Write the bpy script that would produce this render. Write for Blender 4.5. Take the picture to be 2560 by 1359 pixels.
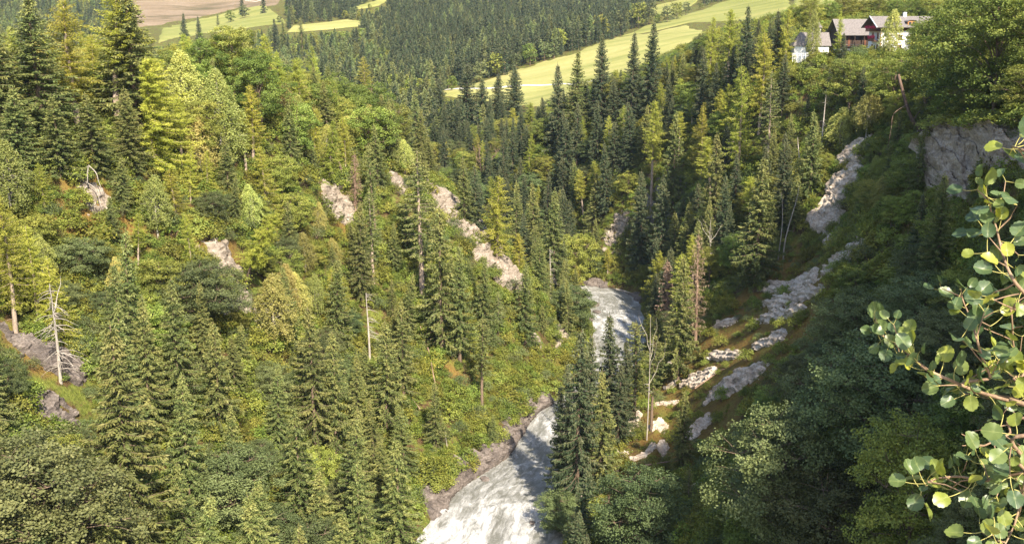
import bpy, math, random
import numpy as np
from mathutils import Vector

# ------------------------------------------------------------------ scene, camera, sky, sun
scn = bpy.context.scene
for o in list(bpy.data.objects):
    bpy.data.objects.remove(o)
COL = scn.collection
CAM_H = 80.0
PITCH = math.radians(13.4)
F_PX, U0, V0 = 2512.0, 1280.0, 679.5          # the photograph is 2560 x 1359
cam_d = bpy.data.cameras.new('camera'); cam = bpy.data.objects.new('camera', cam_d); COL.objects.link(cam)
cam.location = (0, 0, CAM_H); cam.rotation_euler = (math.pi / 2 - PITCH, 0, 0)
cam_d.sensor_width = 36; cam_d.lens = 36 * F_PX / 2560
cam_d.clip_start = 0.1; cam_d.clip_end = 9000
scn.camera = cam
SUN_EL, SUN_AZ = math.radians(42), math.radians(160)   # azimuth clockwise from +Y: sun behind the camera, to the right
world = bpy.data.worlds.new('World'); scn.world = world; world.use_nodes = True
wn = world.node_tree.nodes; wn.clear()
sky_n = wn.new('ShaderNodeTexSky'); sky_n.sky_type = 'NISHITA'; sky_n.sun_disc = False
sky_n.sun_elevation = SUN_EL; sky_n.sun_rotation = SUN_AZ; sky_n.altitude = 1000
sky_n.air_density = 1.0; sky_n.dust_density = 3.0
bg = wn.new('ShaderNodeBackground'); bg.inputs[1].default_value = 0.13
wo = wn.new('ShaderNodeOutputWorld')
world.node_tree.links.new(sky_n.outputs[0], bg.inputs[0]); world.node_tree.links.new(bg.outputs[0], wo.inputs[0])
sun_d = bpy.data.lights.new('sun', 'SUN'); sun_d.energy = 5.0; sun_d.angle = math.radians(0.9); sun_d.color = (1.0, 0.885, 0.72)
sun = bpy.data.objects.new('sun', sun_d); COL.objects.link(sun)
to_sun = Vector((math.sin(SUN_AZ) * math.cos(SUN_EL), math.cos(SUN_AZ) * math.cos(SUN_EL), math.sin(SUN_EL)))
sun.rotation_euler = to_sun.to_track_quat('Z', 'Y').to_euler(); sun.location = (200, -200, 300)
scn.view_settings.view_transform = 'Standard'; scn.view_settings.look = 'None'
scn.view_settings.exposure = 1.42; scn.view_settings.gamma = 1; scn.view_settings.use_curve_mapping = False
scn.render.engine = 'CYCLES'
cy = scn.cycles
cy.max_bounces = 6; cy.diffuse_bounces = 3; cy.glossy_bounces = 2; cy.transmission_bounces = 4; cy.volume_bounces = 0
cy.transparent_max_bounces = 4; cy.caustics_reflective = False; cy.caustics_refractive = False

# ------------------------------------------------------------------ helpers
rng = np.random.default_rng(11)
random.seed(11)
cp, sp = math.cos(PITCH), math.sin(PITCH)

def W(u, v, Y):
    """the point of the place seen at photo pixel (u, v) at forward ground distance Y"""
    a = (u - U0) / F_PX; b = (V0 - v) / F_PX
    d = np.array([a, cp + b * sp, -sp + b * cp])
    return d * (Y / d[1]) + np.array([0, 0, CAM_H])

def proj(p):
    p = np.asarray(p, float); x, y, h = p[..., 0], p[..., 1], p[..., 2] - CAM_H
    zc = np.maximum(y * cp - h * sp, .01); yc = y * sp + h * cp
    return U0 + F_PX * x / zc, V0 - F_PX * yc / zc, zc

def smooth(a, b, x):
    t = np.clip((x - a) / (b - a), 0, 1); return t * t * (3 - 2 * t)

_perm = np.random.default_rng(5).permutation(4096)
def vnoise(x, y, z=0.0):
    x = np.asarray(x, float); y = np.asarray(y, float); z = np.asarray(z, float) + 0 * x
    xi, yi, zi = np.floor(x).astype(int), np.floor(y).astype(int), np.floor(z).astype(int)
    fx, fy, fz = x - xi, y - yi, z - zi
    fx, fy, fz = (f * f * f * (f * (f * 6 - 15) + 10) for f in (fx, fy, fz))
    def h(i, j, k):
        return _perm[(_perm[(_perm[i & 4095] + j) & 4095] + k) & 4095] / 2047.5 - 1
    def L(a, b, t): return a + (b - a) * t
    return L(L(L(h(xi, yi, zi), h(xi+1, yi, zi), fx), L(h(xi, yi+1, zi), h(xi+1, yi+1, zi), fx), fy),
             L(L(h(xi, yi, zi+1), h(xi+1, yi, zi+1), fx), L(h(xi, yi+1, zi+1), h(xi+1, yi+1, zi+1), fx), fy), fz)

def fbm(x, y, z=0.0, oct=4, gain=.5):
    s = 0; a = 1; n = 0
    for i in range(oct):
        s = s + a * vnoise(x * 2**i + 17.3 * i, y * 2**i - 9.1 * i, np.asarray(z) * 2**i + 3.7 * i); n += a; a *= gain
    return s / n

def mesh_from(name, V, F, mats=(), tint=None, midx=None, smooth_shade=False):
    """V (n,3); F an (m,k) array or a list of such arrays"""
    me = bpy.data.meshes.new(name)
    V = np.asarray(V, np.float32)
    Fs = F if isinstance(F, list) else [F]
    Fs = [np.asarray(f, np.int32) for f in Fs if len(f)]
    me.vertices.add(len(V)); me.vertices.foreach_set('co', V.ravel())
    nl = sum(f.size for f in Fs); nf = sum(len(f) for f in Fs)
    me.loops.add(nl); me.polygons.add(nf)
    me.loops.foreach_set('vertex_index', np.concatenate([f.ravel() for f in Fs]))
    sizes = np.concatenate([np.full(len(f), f.shape[1], np.int32) for f in Fs])
    starts = np.concatenate([[0], np.cumsum(sizes)[:-1]]).astype(np.int32)
    me.polygons.foreach_set('loop_start', starts); me.polygons.foreach_set('loop_total', sizes)
    if midx is not None: me.polygons.foreach_set('material_index', np.asarray(midx, np.int32))
    me.polygons.foreach_set('use_smooth', np.full(nf, smooth_shade))
    if tint is not None:
        at = me.attributes.new('tint', 'FLOAT', 'POINT'); at.data.foreach_set('value', np.asarray(tint, np.float32))
    for m in mats: me.materials.append(m)
    me.update(calc_edges=True)
    return me

def link(name, data, parent=None, loc=None):
    o = bpy.data.objects.new(name, data); COL.objects.link(o)
    if parent is not None: o.parent = parent
    if loc is not None: o.location = loc
    return o

def tag(o, label=None, cat=None, group=None, kind=None):
    for k, v in (('label', label), ('category', cat), ('group', group), ('kind', kind)):
        if v: o[k] = v
    return o

# ------------------------------------------------------------------ materials
def mat(name):
    m = bpy.data.materials.new(name); m.use_nodes = True; nt = m.node_tree; nt.nodes.clear()
    return m, nt, nt.nodes.new('ShaderNodeOutputMaterial')

def nd(nt, t, **kw):
    n = nt.nodes.new(t)
    for k, v in kw.items():
        if k.startswith('i_'):
            key = k[2:]; n.inputs[int(key) if key.isdigit() else key.replace('_', ' ')].default_value = v
        else: setattr(n, k, v)
    return n

def lk(nt, a, b): nt.links.new(a, b)
def c4(c): return (c[0], c[1], c[2], 1)

def mix_col(nt, fac, a, b, bt='MIX'):
    n = nd(nt, 'ShaderNodeMix', data_type='RGBA', blend_type=bt)
    for i, s in ((0, fac), (6, a), (7, b)):
        if hasattr(s, 'links') or hasattr(s, 'is_linked'): lk(nt, s, n.inputs[i])
        else: n.inputs[i].default_value = s if i == 0 else c4(s)
    return n.outputs[2]

def ramp(nt, src, stops):
    n = nd(nt, 'ShaderNodeValToRGB'); e = n.color_ramp.elements
    while len(e) < len(stops): e.new(.5)
    for el, (p, c) in zip(e, stops):
        el.position = p; el.color = c4(c) if not isinstance(c, (int, float)) else (c, c, c, 1)
    lk(nt, src, n.inputs[0]); return n.outputs[0]

def noise_tex(nt, vec, scale, detail=4, rough=.55, dist=0, out=0):
    n = nd(nt, 'ShaderNodeTexNoise'); n.inputs['Scale'].default_value = scale; n.inputs['Detail'].default_value = detail
    n.inputs['Roughness'].default_value = rough; n.inputs['Distortion'].default_value = dist
    if vec is not None: lk(nt, vec, n.inputs['Vector'])
    return n.outputs[out]

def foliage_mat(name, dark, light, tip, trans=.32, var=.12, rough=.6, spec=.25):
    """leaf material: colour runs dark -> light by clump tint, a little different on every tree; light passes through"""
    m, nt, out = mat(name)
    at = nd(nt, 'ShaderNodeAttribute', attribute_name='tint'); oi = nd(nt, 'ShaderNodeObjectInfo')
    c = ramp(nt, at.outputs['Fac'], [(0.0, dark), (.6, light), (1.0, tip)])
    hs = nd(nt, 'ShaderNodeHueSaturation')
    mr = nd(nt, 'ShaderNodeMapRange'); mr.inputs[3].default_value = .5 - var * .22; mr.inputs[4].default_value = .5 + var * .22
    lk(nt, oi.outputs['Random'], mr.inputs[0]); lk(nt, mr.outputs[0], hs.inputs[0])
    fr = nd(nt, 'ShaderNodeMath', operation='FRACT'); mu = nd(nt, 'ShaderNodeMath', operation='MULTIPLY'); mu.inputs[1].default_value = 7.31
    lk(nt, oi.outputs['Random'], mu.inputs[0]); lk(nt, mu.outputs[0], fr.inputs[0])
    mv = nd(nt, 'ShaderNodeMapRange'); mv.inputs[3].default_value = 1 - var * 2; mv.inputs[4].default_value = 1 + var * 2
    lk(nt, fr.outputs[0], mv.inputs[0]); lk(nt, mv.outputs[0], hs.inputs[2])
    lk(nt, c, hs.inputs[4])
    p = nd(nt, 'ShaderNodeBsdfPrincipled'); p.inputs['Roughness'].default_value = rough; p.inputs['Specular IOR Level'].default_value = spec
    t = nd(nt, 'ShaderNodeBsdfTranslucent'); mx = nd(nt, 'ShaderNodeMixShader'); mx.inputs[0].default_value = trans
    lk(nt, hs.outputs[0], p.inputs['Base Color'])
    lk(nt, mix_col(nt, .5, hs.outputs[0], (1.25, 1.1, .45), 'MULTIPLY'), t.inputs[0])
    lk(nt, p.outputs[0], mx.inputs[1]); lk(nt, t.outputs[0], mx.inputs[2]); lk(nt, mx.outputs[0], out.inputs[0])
    return m

def bark_mat(name, a, b, scale=6):
    m, nt, out = mat(name)
    tc = nd(nt, 'ShaderNodeTexCoord'); mp = nd(nt, 'ShaderNodeMapping'); mp.inputs[3].default_value = (1, 1, .25)
    lk(nt, tc.outputs['Object'], mp.inputs[0])
    n = noise_tex(nt, mp.outputs[0], scale, 5, .65)
    p = nd(nt, 'ShaderNodeBsdfPrincipled'); p.inputs['Roughness'].default_value = .9; p.inputs['Specular IOR Level'].default_value = .1
    lk(nt, ramp(nt, n, [(.3, a), (.7, b)]), p.inputs['Base Color']); lk(nt, p.outputs[0], out.inputs[0])
    bp = nd(nt, 'ShaderNodeBump'); bp.inputs[0].default_value = .5; lk(nt, n, bp.inputs['Height']); lk(nt, bp.outputs[0], p.inputs['Normal'])
    return m

def plain(name, c, rough=.8, noise=.15, scale=4, spec=.3, metal=0):
    m, nt, out = mat(name)
    tc = nd(nt, 'ShaderNodeTexCoord'); n = noise_tex(nt, tc.outputs['Object'], scale, 4)
    p = nd(nt, 'ShaderNodeBsdfPrincipled'); p.inputs['Roughness'].default_value = rough; p.inputs['Specular IOR Level'].default_value = spec
    p.inputs['Metallic'].default_value = metal
    lo = tuple(x * (1 - noise) for x in c); hi = tuple(min(1, x * (1 + noise)) for x in c)
    lk(nt, ramp(nt, n, [(.3, lo), (.7, hi)]), p.inputs['Base Color']); lk(nt, p.outputs[0], out.inputs[0])
    return m
# ------------------------------------------------------------------ terrain: heights through surveyed points
CP = [  # (u, v, Y) seen in the photograph, Y an estimate of the ground distance
 (340,1420,115),(700,1400,130),(950,1350,140),(0,1100,110),(80,930,125),(200,950,130),(550,640,165),(620,770,165),(450,850,150),
 (0,700,135),(250,480,155),(60,330,160),(400,330,180),(700,330,205),(850,340,232),(850,520,215),(850,700,200),(900,900,185),
 (1100,1100,172),(1100,900,195),(1200,1000,190),(1150,700,215),(1300,860,215),(1390,860,222),(1300,690,243),(1120,500,262),
 (980,430,268),(650,500,190),(300,650,155),(300,1150,125),(600,1150,140),(850,1150,158),
 (1620,1090,182),(1580,1250,157),(1750,960,192),(1700,1110,171),(1900,750,205),(1970,720,207),(2080,600,212),(2110,420,226),
 (2150,345,232),(1990,350,255),(1900,1000,160),(2100,1000,135),(2100,700,172),(2300,700,150),(2300,520,163),(2350,500,158),
 (2420,322,160),(2560,520,130),(2560,325,138),(2560,760,108),(2560,1000,85),(2300,1359,85),(2000,1359,105),(1750,1310,125),(1610,1350,138),
 (2350,200,225),(2200,131,285),(2270,131,285),(2040,140,275),(1950,175,280),(2200,190,252),(2000,250,258),(2500,150,225),
 (1900,180,300),(1750,265,320),(1600,335,340),(1500,440,340),(1470,600,335),(1640,610,295),(1530,610,312),(1700,710,258),
 (1800,610,256),(1850,460,266),(1660,810,232),(1440,350,368),(1350,340,420),(1250,420,405),(1180,490,375),(1150,400,405),
 (1300,238,560),(1150,228,580),(1500,160,640),(1700,92,680),(1900,32,820),(1640,60,900),(1240,188,700),(1000,240,640),(1400,140,720),
 (1500,60,1000),(1500,0,1200),(1000,100,900),(1000,0,1150),(600,0,1300),(600,60,1050),(450,92,900),(800,150,800),(0,0,1250),(0,100,950),
 (1960,0,900),(2200,40,600),(2300,0,700),(1750,10,1050),
]
WP = [  # world points where the photograph shows nothing
 (-60,90,28),(-90,90,45),(-125,90,60),(-62,40,30),(-95,0,46),(-140,0,64),(-220,100,70),(-200,170,62),(-160,250,52),(-60,-80,28),(-110,-100,55),
 (55,40,68),(80,80,86),(110,120,86),(130,60,96),(62,0,76),(45,10,54),(30,60,27),(35,90,19),(100,0,96),(150,0,104),(200,100,108),(60,-100,60),(150,-120,95),(20,-80,16),  # unseen right-hand hill, raised so it shades the lower right slope
 (150,250,80),(160,350,88),(250,250,100),(350,100,130),(300,500,110),(500,800,170),(700,1200,300),
 (-85,186,62),(-105,200,60),(-130,170,63),(-112,148,64),(-58,236,57),(-90,240,54),(-130,215,56),(-42,272,47),(-75,280,50),
 (-50,300,24),(-95,305,50),(-75,430,14),(-160,430,34),(-250,430,44),(20,345,12),(-150,330,44),(-300,300,58),(-400,600,50),(-160,560,40),
 (-500,100,90),(-700,900,160),(-900,1500,300),(0,1600,240),(600,1700,300),(0,2400,520),(-1200,2400,620),(1200,2400,620),(-1300,900,330),(1300,900,330),(900,300,260),(-900,200,160),
]
P = np.array([W(*c) for c in CP] + [np.array(w, float) for w in WP])
RIV = [(-6,-160,11),(-24,-60,11),(-25,0,11),(-20,60,11)] + [(*W(u, v, 80 / math.tan(PITCH + math.atan((v - V0) / F_PX)))[:2], w)
       for u, v, w in ((1236,1345,11.6),(1272,1255,10.2),(1300,1215,8.8),(1351,1160,7.2),(1378,1100,6.3),(1412,1045,6.3),(1463,1008,6.1),(1530,930,5.8),(1548,850,6.8),(1540,780,7.4),(1515,738,7.8))] + [(15,311,7.5),(-8,317,7.5),(-34,332,7.5),(-62,362,8),(-100,400,8),(-170,440,8),(-280,520,8)]
RIV = np.array(RIV)
def catmull(pts, n=10):
    pts = np.asarray(pts, float); q = np.vstack([2*pts[0]-pts[1], pts, 2*pts[-1]-pts[-2]]); out = []
    for i in range(1, len(q) - 2):
        for t in np.linspace(0, 1, n, endpoint=False):
            out.append(.5 * ((2*q[i]) + (-q[i-1]+q[i+1])*t + (2*q[i-1]-5*q[i]+4*q[i+1]-q[i+2])*t*t + (-q[i-1]+3*q[i]-3*q[i+1]+q[i+2])*t**3))
    out.append(pts[-1]); return np.array(out)
RC = catmull(RIV, 12)

def river_dist(x, y):
    """signed distance to the water's edge (negative in the river) and the arc length there"""
    sh = np.shape(x); x = np.ravel(x); y = np.ravel(y)
    best = np.full(x.shape, 1e9); w = np.zeros(x.shape)
    for i in range(len(RC) - 1):
        a, b = RC[i], RC[i+1]; dx, dy = b[0]-a[0], b[1]-a[1]
        t = np.clip(((x-a[0])*dx + (y-a[1])*dy) / (dx*dx+dy*dy), 0, 1)
        d = np.hypot(x - a[0] - t*dx, y - a[1] - t*dy)
        k = d < best; best = np.where(k, d, best); w = np.where(k, a[2] + t*(b[2]-a[2]), w)
    return (best - w + .9*fbm(x/5.5, y/5.5, 2.7, 3)).reshape(sh)

# thin-plate spline
riv_pts = np.array([[r[0], r[1], 0.0] for r in RC[::4]])
P = np.vstack([P, riv_pts])
def tps_fit(P, lam=.6):
    X = P[:, :2] / 100; n = len(X)
    r = np.linalg.norm(X[:, None] - X[None], axis=2); K = np.where(r > 0, r*r*np.log(np.maximum(r, 1e-9)), 0) 
    A = np.zeros((n+3, n+3)); A[:n, :n] = K + np.eye(n) * lam * .002; A[:n, n:] = np.c_[np.ones(n), X]; A[n:, :n] = A[:n, n:].T
    return X, np.linalg.solve(A, np.r_[P[:, 2], 0, 0, 0])
TX, TW = tps_fit(P)
def base_h(x, y):
    sh = np.shape(x); q = np.c_[np.ravel(x), np.ravel(y)] / 100; out = np.empty(len(q))
    for i in range(0, len(q), 20000):
        s = q[i:i+20000]; r2 = ((s[:, None] - TX[None])**2).sum(2)
        out[i:i+20000] = (.5*np.where(r2 > 1e-12, r2*np.log(np.maximum(r2, 1e-12)), 0)) @ TW[:-3] + TW[-3] + s @ TW[-2:]
    return out.reshape(sh)

FARM_Z = float(W(2234, 133, 285)[2])
def height(x, y):
    x = np.asarray(x, float); y = np.asarray(y, float)
    h = base_h(x, y)
    d = river_dist(x, y)
    yard = smooth(1.0, .62, np.hypot((x - 101)/40, (y - 287)/27))
    near = smooth(700, 380, np.hypot(x, y))
    amp = smooth(0, 14, d)
    h = h + amp * near * (1.6*fbm(x/22, y/22, 1.3, 3) + .8*fbm(x/6, y/6, 4.1, 3)) + (1 - near) * 5 * fbm(x/120, y/120, 2, 3)
    h = h*(1 - yard) + FARM_Z*yard
    # banks: a steep step of rock up to the slope; a bed below the water
    bank = np.minimum(1.2 + .22*np.maximum(d, 0) + 1.3*smooth(0, 2.5, d), 30)
    low = np.where(d < 0, np.maximum(-1.6, d*.9), smooth(0, 2.2, d) * (1.5 + .5*fbm(x/5, y/5, 7, 2)) + .35*np.maximum(d, 0))
    k = smooth(2, 16, d)
    return np.where(d < 16, low*(1-k) + np.maximum(h, low)*k, h)

# grid: dense where the gorge is near, stretching outwards
def stretch(lo, hi, step, far_lo, far_hi, g):
    a = list(np.arange(lo, hi + .01, step)); s = step
    while a[-1] < far_hi: s *= g; a.append(a[-1] + s)
    s = step
    while a[0] > far_lo: s *= g; a.insert(0, a[0] - s)
    return np.array(a)
XS = stretch(-112, 112, 1.5, -1500, 1600, 1.055)
YS = stretch(70, 345, 1.5, -160, 2500, 1.03)
GX, GY = np.meshgrid(XS, YS)
GZ = height(GX, GY)

def zt(x, y):
    """height of the built ground (bilinear on its grid)"""
    x = np.asarray(x, float); y = np.asarray(y, float)
    i = np.clip(np.searchsorted(XS, x) - 1, 0, len(XS)-2); j = np.clip(np.searchsorted(YS, y) - 1, 0, len(YS)-2)
    a = np.clip((x - XS[i]) / (XS[i+1]-XS[i]), 0, 1); b = np.clip((y - YS[j]) / (YS[j+1]-YS[j]), 0, 1)
    return (GZ[j, i]*(1-a) + GZ[j, i+1]*a)*(1-b) + (GZ[j+1, i]*(1-a) + GZ[j+1, i+1]*a)*b

_YM = np.concatenate([np.arange(40, 420, .6), np.geomspace(420, 2480, 700)])
def hit(u, v, ymin=40):
    """where the ray of photo pixel (u, v) first meets the ground"""
    p = W(u, v, 1.0) - np.array([0, 0, CAM_H]); Y = _YM[_YM >= ymin]
    x = p[0]*Y; z = CAM_H + p[2]*Y; g = zt(x, Y) - z
    k = np.nonzero(g > 0)[0]
    if not len(k): return None
    k = k[0]
    if k == 0: Yh = Y[0]
    else: Yh = Y[k-1] + (Y[k]-Y[k-1]) * (-g[k-1]) / (g[k]-g[k-1])
    x = p[0]*Yh; return np.array([x, Yh, float(zt(x, Yh))])

def grad(x, y, e=1.2):
    gx = (zt(x+e, y) - zt(x-e, y)) / (2*e); gy = (zt(x, y+e) - zt(x, y-e)) / (2*e)
    n = np.stack([-gx, -gy, np.ones_like(gx)], -1); return n / np.linalg.norm(n, axis=-1, keepdims=True)

MOSSY = np.array([hit(u, v)[:2] for u, v in ((1555,1085),(1640,960),(1760,850),(1880,690),(1990,600),(2090,610),(2080,760),(1985,930),(1880,1020),(1760,1130),(1660,1240),(1500,1290))])
SCARS = [(hit(u, v)[:2], r) for u, v, r in ((235,500,6.5),(180,560,3.5),(460,560,3.5),(560,600,3.5),(850,560,4),(1130,960,5),(700,880,4),(300,640,3),(100,880,4),(1230,640,5),(1380,800,4),(330,560,3))]
def in_poly(x, y, poly):
    ins = np.zeros(np.shape(x), bool)
    for i in range(len(poly)):
        (x1, y1), (x2, y2) = poly[i], poly[i-1]
        if y1 != y2: ins ^= ((y1 > y) != (y2 > y)) & (x < (x2-x1)*(y-y1)/(y2-y1) + x1)
    return ins
def ground_mat():
    m, nt, out = mat('forest_floor')
    g = nd(nt, 'ShaderNodeNewGeometry'); pos = g.outputs['Position']
    n1 = noise_tex(nt, pos, .06, 4, .6); n2 = noise_tex(nt, pos, .45, 5, .65); n3 = noise_tex(nt, pos, 2.2, 4, .7)
    litter = ramp(nt, n3, [(.3, (.045, .03, .016)), (.7, (.13, .085, .04))])
    grass = ramp(nt, n3, [(.3, (.06, .08, .014)), (.7, (.17, .19, .04))])
    moss = ramp(nt, n2, [(.35, (.11, .11, .018)), (.65, (.15, .105, .03))])
    c = mix_col(nt, ramp(nt, n2, [(.42, 0), (.56, 1)]), litter, grass)
    c = mix_col(nt, ramp(nt, n1, [(.58, 0), (.68, 1)]), c, moss)
    am = nd(nt, 'ShaderNodeAttribute', attribute_name='tint'); rusty = ramp(nt, n3, [(.30, (.075, .045, .016)), (.5, (.19, .115, .035)), (.7, (.15, .15, .03))])
    c = mix_col(nt, am.outputs['Fac'], c, rusty)
    sx = nd(nt, 'ShaderNodeSeparateXYZ'); lk(nt, g.outputs['Normal'], sx.inputs[0])
    rock = ramp(nt, n2, [(.3, (.10, .092, .085)), (.7, (.30, .27, .24))])
    ad = nd(nt, 'ShaderNodeMath', operation='MULTIPLY_ADD'); lk(nt, n2, ad.inputs[0]); ad.inputs[1].default_value = .8; lk(nt, sx.outputs[2], ad.inputs[2])
    c = mix_col(nt, ramp(nt, ad.outputs[0], [(.60, 1), (.66, 0)]), c, rock)
    p = nd(nt, 'ShaderNodeBsdfPrincipled'); p.inputs['Roughness'].default_value = .95; p.inputs['Specular IOR Level'].default_value = .08
    lk(nt, c, p.inputs['Base Color']); lk(nt, p.outputs[0], out.inputs[0])
    b = nd(nt, 'ShaderNodeBump'); b.inputs[0].default_value = .8; b.inputs[1].default_value = .5; lk(nt, n3, b.inputs['Height']); lk(nt, b.outputs[0], p.inputs['Normal'])
    return m
M_GROUND = ground_mat()
ny, nx = GX.shape
idx = np.arange(ny*nx).reshape(ny, nx)
quads = np.stack([idx[:-1, :-1], idx[:-1, 1:], idx[1:, 1:], idx[1:, :-1]], -1).reshape(-1, 4)
gm = np.where(in_poly(GX, GY, MOSSY), np.clip(.75 + .8*fbm(GX/5, GY/5, 3.1, 2), 0, 1), 0.)
for c_, r_ in SCARS: gm = np.maximum(gm, smooth(1.15, .6, np.hypot(GX-c_[0], GY-c_[1])/r_ + .3*fbm(GX/3, GY/3, 1, 2)))
ground = link('ground', mesh_from('ground', np.stack([GX, GY, GZ], -1).reshape(-1, 3), quads, [M_GROUND], tint=gm.ravel(), smooth_shade=True))
tag(ground, kind='structure')

# ------------------------------------------------------------------ river
def river_mat():
    m, nt, out = mat('glacier_water')
    at = nd(nt, 'ShaderNodeAttribute', attribute_name='flow'); at.attribute_type = 'GEOMETRY'
    fo = nd(nt, 'ShaderNodeAttribute', attribute_name='tint')
    mp = nd(nt, 'ShaderNodeMapping'); mp.inputs[3].default_value = (.30, 1, 1); lk(nt, at.outputs['Vector'], mp.inputs[0])
    a = noise_tex(nt, mp.outputs[0], .8, 9, .70, 1.1); b = noise_tex(nt, mp.outputs[0], 4.5, 6, .75, .8)
    s = nd(nt, 'ShaderNodeMath', operation='MULTIPLY_ADD'); lk(nt, b, s.inputs[0]); s.inputs[1].default_value = .45; lk(nt, a, s.inputs[2])
    s2 = nd(nt, 'ShaderNodeMath', operation='MULTIPLY_ADD'); lk(nt, fo.outputs['Fac'], s2.inputs[0]); s2.inputs[1].default_value = .42; lk(nt, s.outputs[0], s2.inputs[2])
    foam = ramp(nt, s2.outputs[0], [(.68, 0), (.86, .45), (1.08, 1)])
    c = mix_col(nt, foam, (.165, .165, .143), (.50, .50, .488))
    p = nd(nt, 'ShaderNodeBsdfPrincipled'); p.inputs['IOR'].default_value = 1.33
    lk(nt, c, p.inputs['Base Color']); lk(nt, ramp(nt, foam, [(0, .3), (1, .8)]), p.inputs['Roughness'])
    bp = nd(nt, 'ShaderNodeBump'); bp.inputs[0].default_value = .9; bp.inputs[1].default_value = .5; lk(nt, s.outputs[0], bp.inputs['Height'])
    lk(nt, bp.outputs[0], p.inputs['Normal']); lk(nt, p.outputs[0], out.inputs[0])
    return m
M_WATER = river_mat()
def build_river():
    C2 = catmull(RIV, 40); seg = np.r_[0, np.cumsum(np.hypot(*np.diff(C2[:, :2], axis=0).T))]
    s = np.arange(0, seg[-1], .55); cx, cy_, w = (np.interp(s, seg, C2[:, k]) for k in range(3))
    tx, ty = np.gradient(cx), np.gradient(cy_); l = np.hypot(tx, ty); tx /= l; ty /= l
    t = np.linspace(-1.25, 1.25, 61)
    S, T = np.meshgrid(s, t, indexing='ij')
    off = T * w[:, None]
    X = cx[:, None] + ty[:, None]*off; Y = cy_[:, None] - tx[:, None]*off
    mid = 1 - np.abs(T)**3
    rough = .45 + .55*smooth(-.25, .35, fbm(S/26, off/20, 3.3, 2)) 
    r1 = 1 - np.abs(fbm(S/5.5 + 2*fbm(S/14, off/9, 9, 2), off/3.2, 1.5, 3)); r2 = fbm(S/1.9, off/1.1, 6.5, 3)
    st = np.clip(mid, 0, 1) * rough
    Z = .12 + st*(.42*(r1 - .75) + .16*r2) + .05*fbm(S/1.2, off/.8, 2.2, 2)
    foam = np.clip(rough*(1.5*(r1 - .62) + .35*r2) + .30*(rough - .6), 0, 1)
    n, k = S.shape; ix = np.arange(n*k).reshape(n, k)
    q = np.stack([ix[:-1, :-1], ix[:-1, 1:], ix[1:, 1:], ix[1:, :-1]], -1).reshape(-1, 4)[:, ::-1]
    me = mesh_from('river', np.stack([X, Y, Z], -1).reshape(-1, 3), q, [M_WATER], tint=foam.ravel(), smooth_shade=True)
    at = me.attributes.new('flow', 'FLOAT_VECTOR', 'POINT'); at.data.foreach_set('vector', np.stack([S, off, 0*S], -1).astype(np.float32).ravel())
    tag(link('river', me), kind='structure')
build_river()
# ------------------------------------------------------------------ tree and shrub shapes (each built once, then copied)
class Buf:
    """collects leaf rhombi and wood tubes"""
    def __init__(s): s.p, s.d, s.l, s.w, s.t, s.sv = [], [], [], [], [], []; s.V = []; s.F = []; s.n = 0
    def leaves(s, p, d, l, w, t, side=None, r=rng):
        p = np.atleast_2d(p); n = len(p); d = np.broadcast_to(d, (n, 3)).astype(float)
        d = d / np.maximum(np.linalg.norm(d, axis=1, keepdims=True), 1e-6)
        if side is None: side = r.normal(size=(n, 3))
        sv = np.cross(d, side); sv /= np.maximum(np.linalg.norm(sv, axis=1, keepdims=True), 1e-6)
        s.p.append(p); s.d.append(d); s.sv.append(sv)
        s.l.append(np.broadcast_to(l, (n,)).astype(float)); s.w.append(np.broadcast_to(w, (n,)).astype(float)); s.t.append(np.broadcast_to(t, (n,)).astype(float))
    def leaf_mesh(s, name, m):
        p, d, sv = (np.vstack(a) for a in (s.p, s.d, s.sv)); l, w, t = (np.concatenate(a) for a in (s.l, s.w, s.t))
        mid = p + d*(l*.5)[:, None]; V = np.stack([p, mid + sv*(w*.5)[:, None], p + d*l[:, None], mid - sv*(w*.5)[:, None]], 1).reshape(-1, 3)
        F = np.arange(len(p)*4).reshape(-1, 4)
        return mesh_from(name, V, F, [m], tint=np.repeat(np.clip(t, 0, 1), 4))
    def tube(s, pts, rad, k=5):
        pts = np.asarray(pts, float); n = len(pts); rad = np.broadcast_to(rad, (n,))
        tg = np.gradient(pts, axis=0); tg /= np.maximum(np.linalg.norm(tg, axis=1, keepdims=True), 1e-9)
        up = np.where(np.abs(tg[:, 2:3]) > .9, [[1., 0, 0]], [[0, 0, 1.]])
        a = np.cross(tg, up); a /= np.maximum(np.linalg.norm(a, axis=1, keepdims=True), 1e-9); b = np.cross(tg, a)
        th = np.arange(k) * 2*math.pi/k
        V = pts[:, None] + rad[:, None, None]*(np.cos(th)[None, :, None]*a[:, None] + np.sin(th)[None, :, None]*b[:, None])
        i = np.arange(n-1)[:, None]*k; j = np.arange(k)[None]; j2 = (j+1) % k
        F = np.stack([i+j, i+j2, i+k+j2, i+k+j], -1).reshape(-1, 4) + s.n
        s.V.append(V.reshape(-1, 3)); s.F.append(F); s.n += n*k
    def wood_mesh(s, name, m):
        return mesh_from(name, np.vstack(s.V), np.vstack(s.F), [m], smooth_shade=True)

def bent(H, r, amp, n=9, lean=(0, 0)):
    z = np.linspace(0, 1, n); ph = r.uniform(0, 6.28, 2)
    x = amp*np.sin(z*3.1+ph[0])*z + lean[0]*z**1.3; y = amp*np.sin(z*2.7+ph[1])*z + lean[1]*z**1.3
    return np.c_[x, y, z*H]
def at_h(tr, z): return np.array([np.interp(z, tr[:, 2], tr[:, 0]), np.interp(z, tr[:, 2], tr[:, 1]), z])

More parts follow.
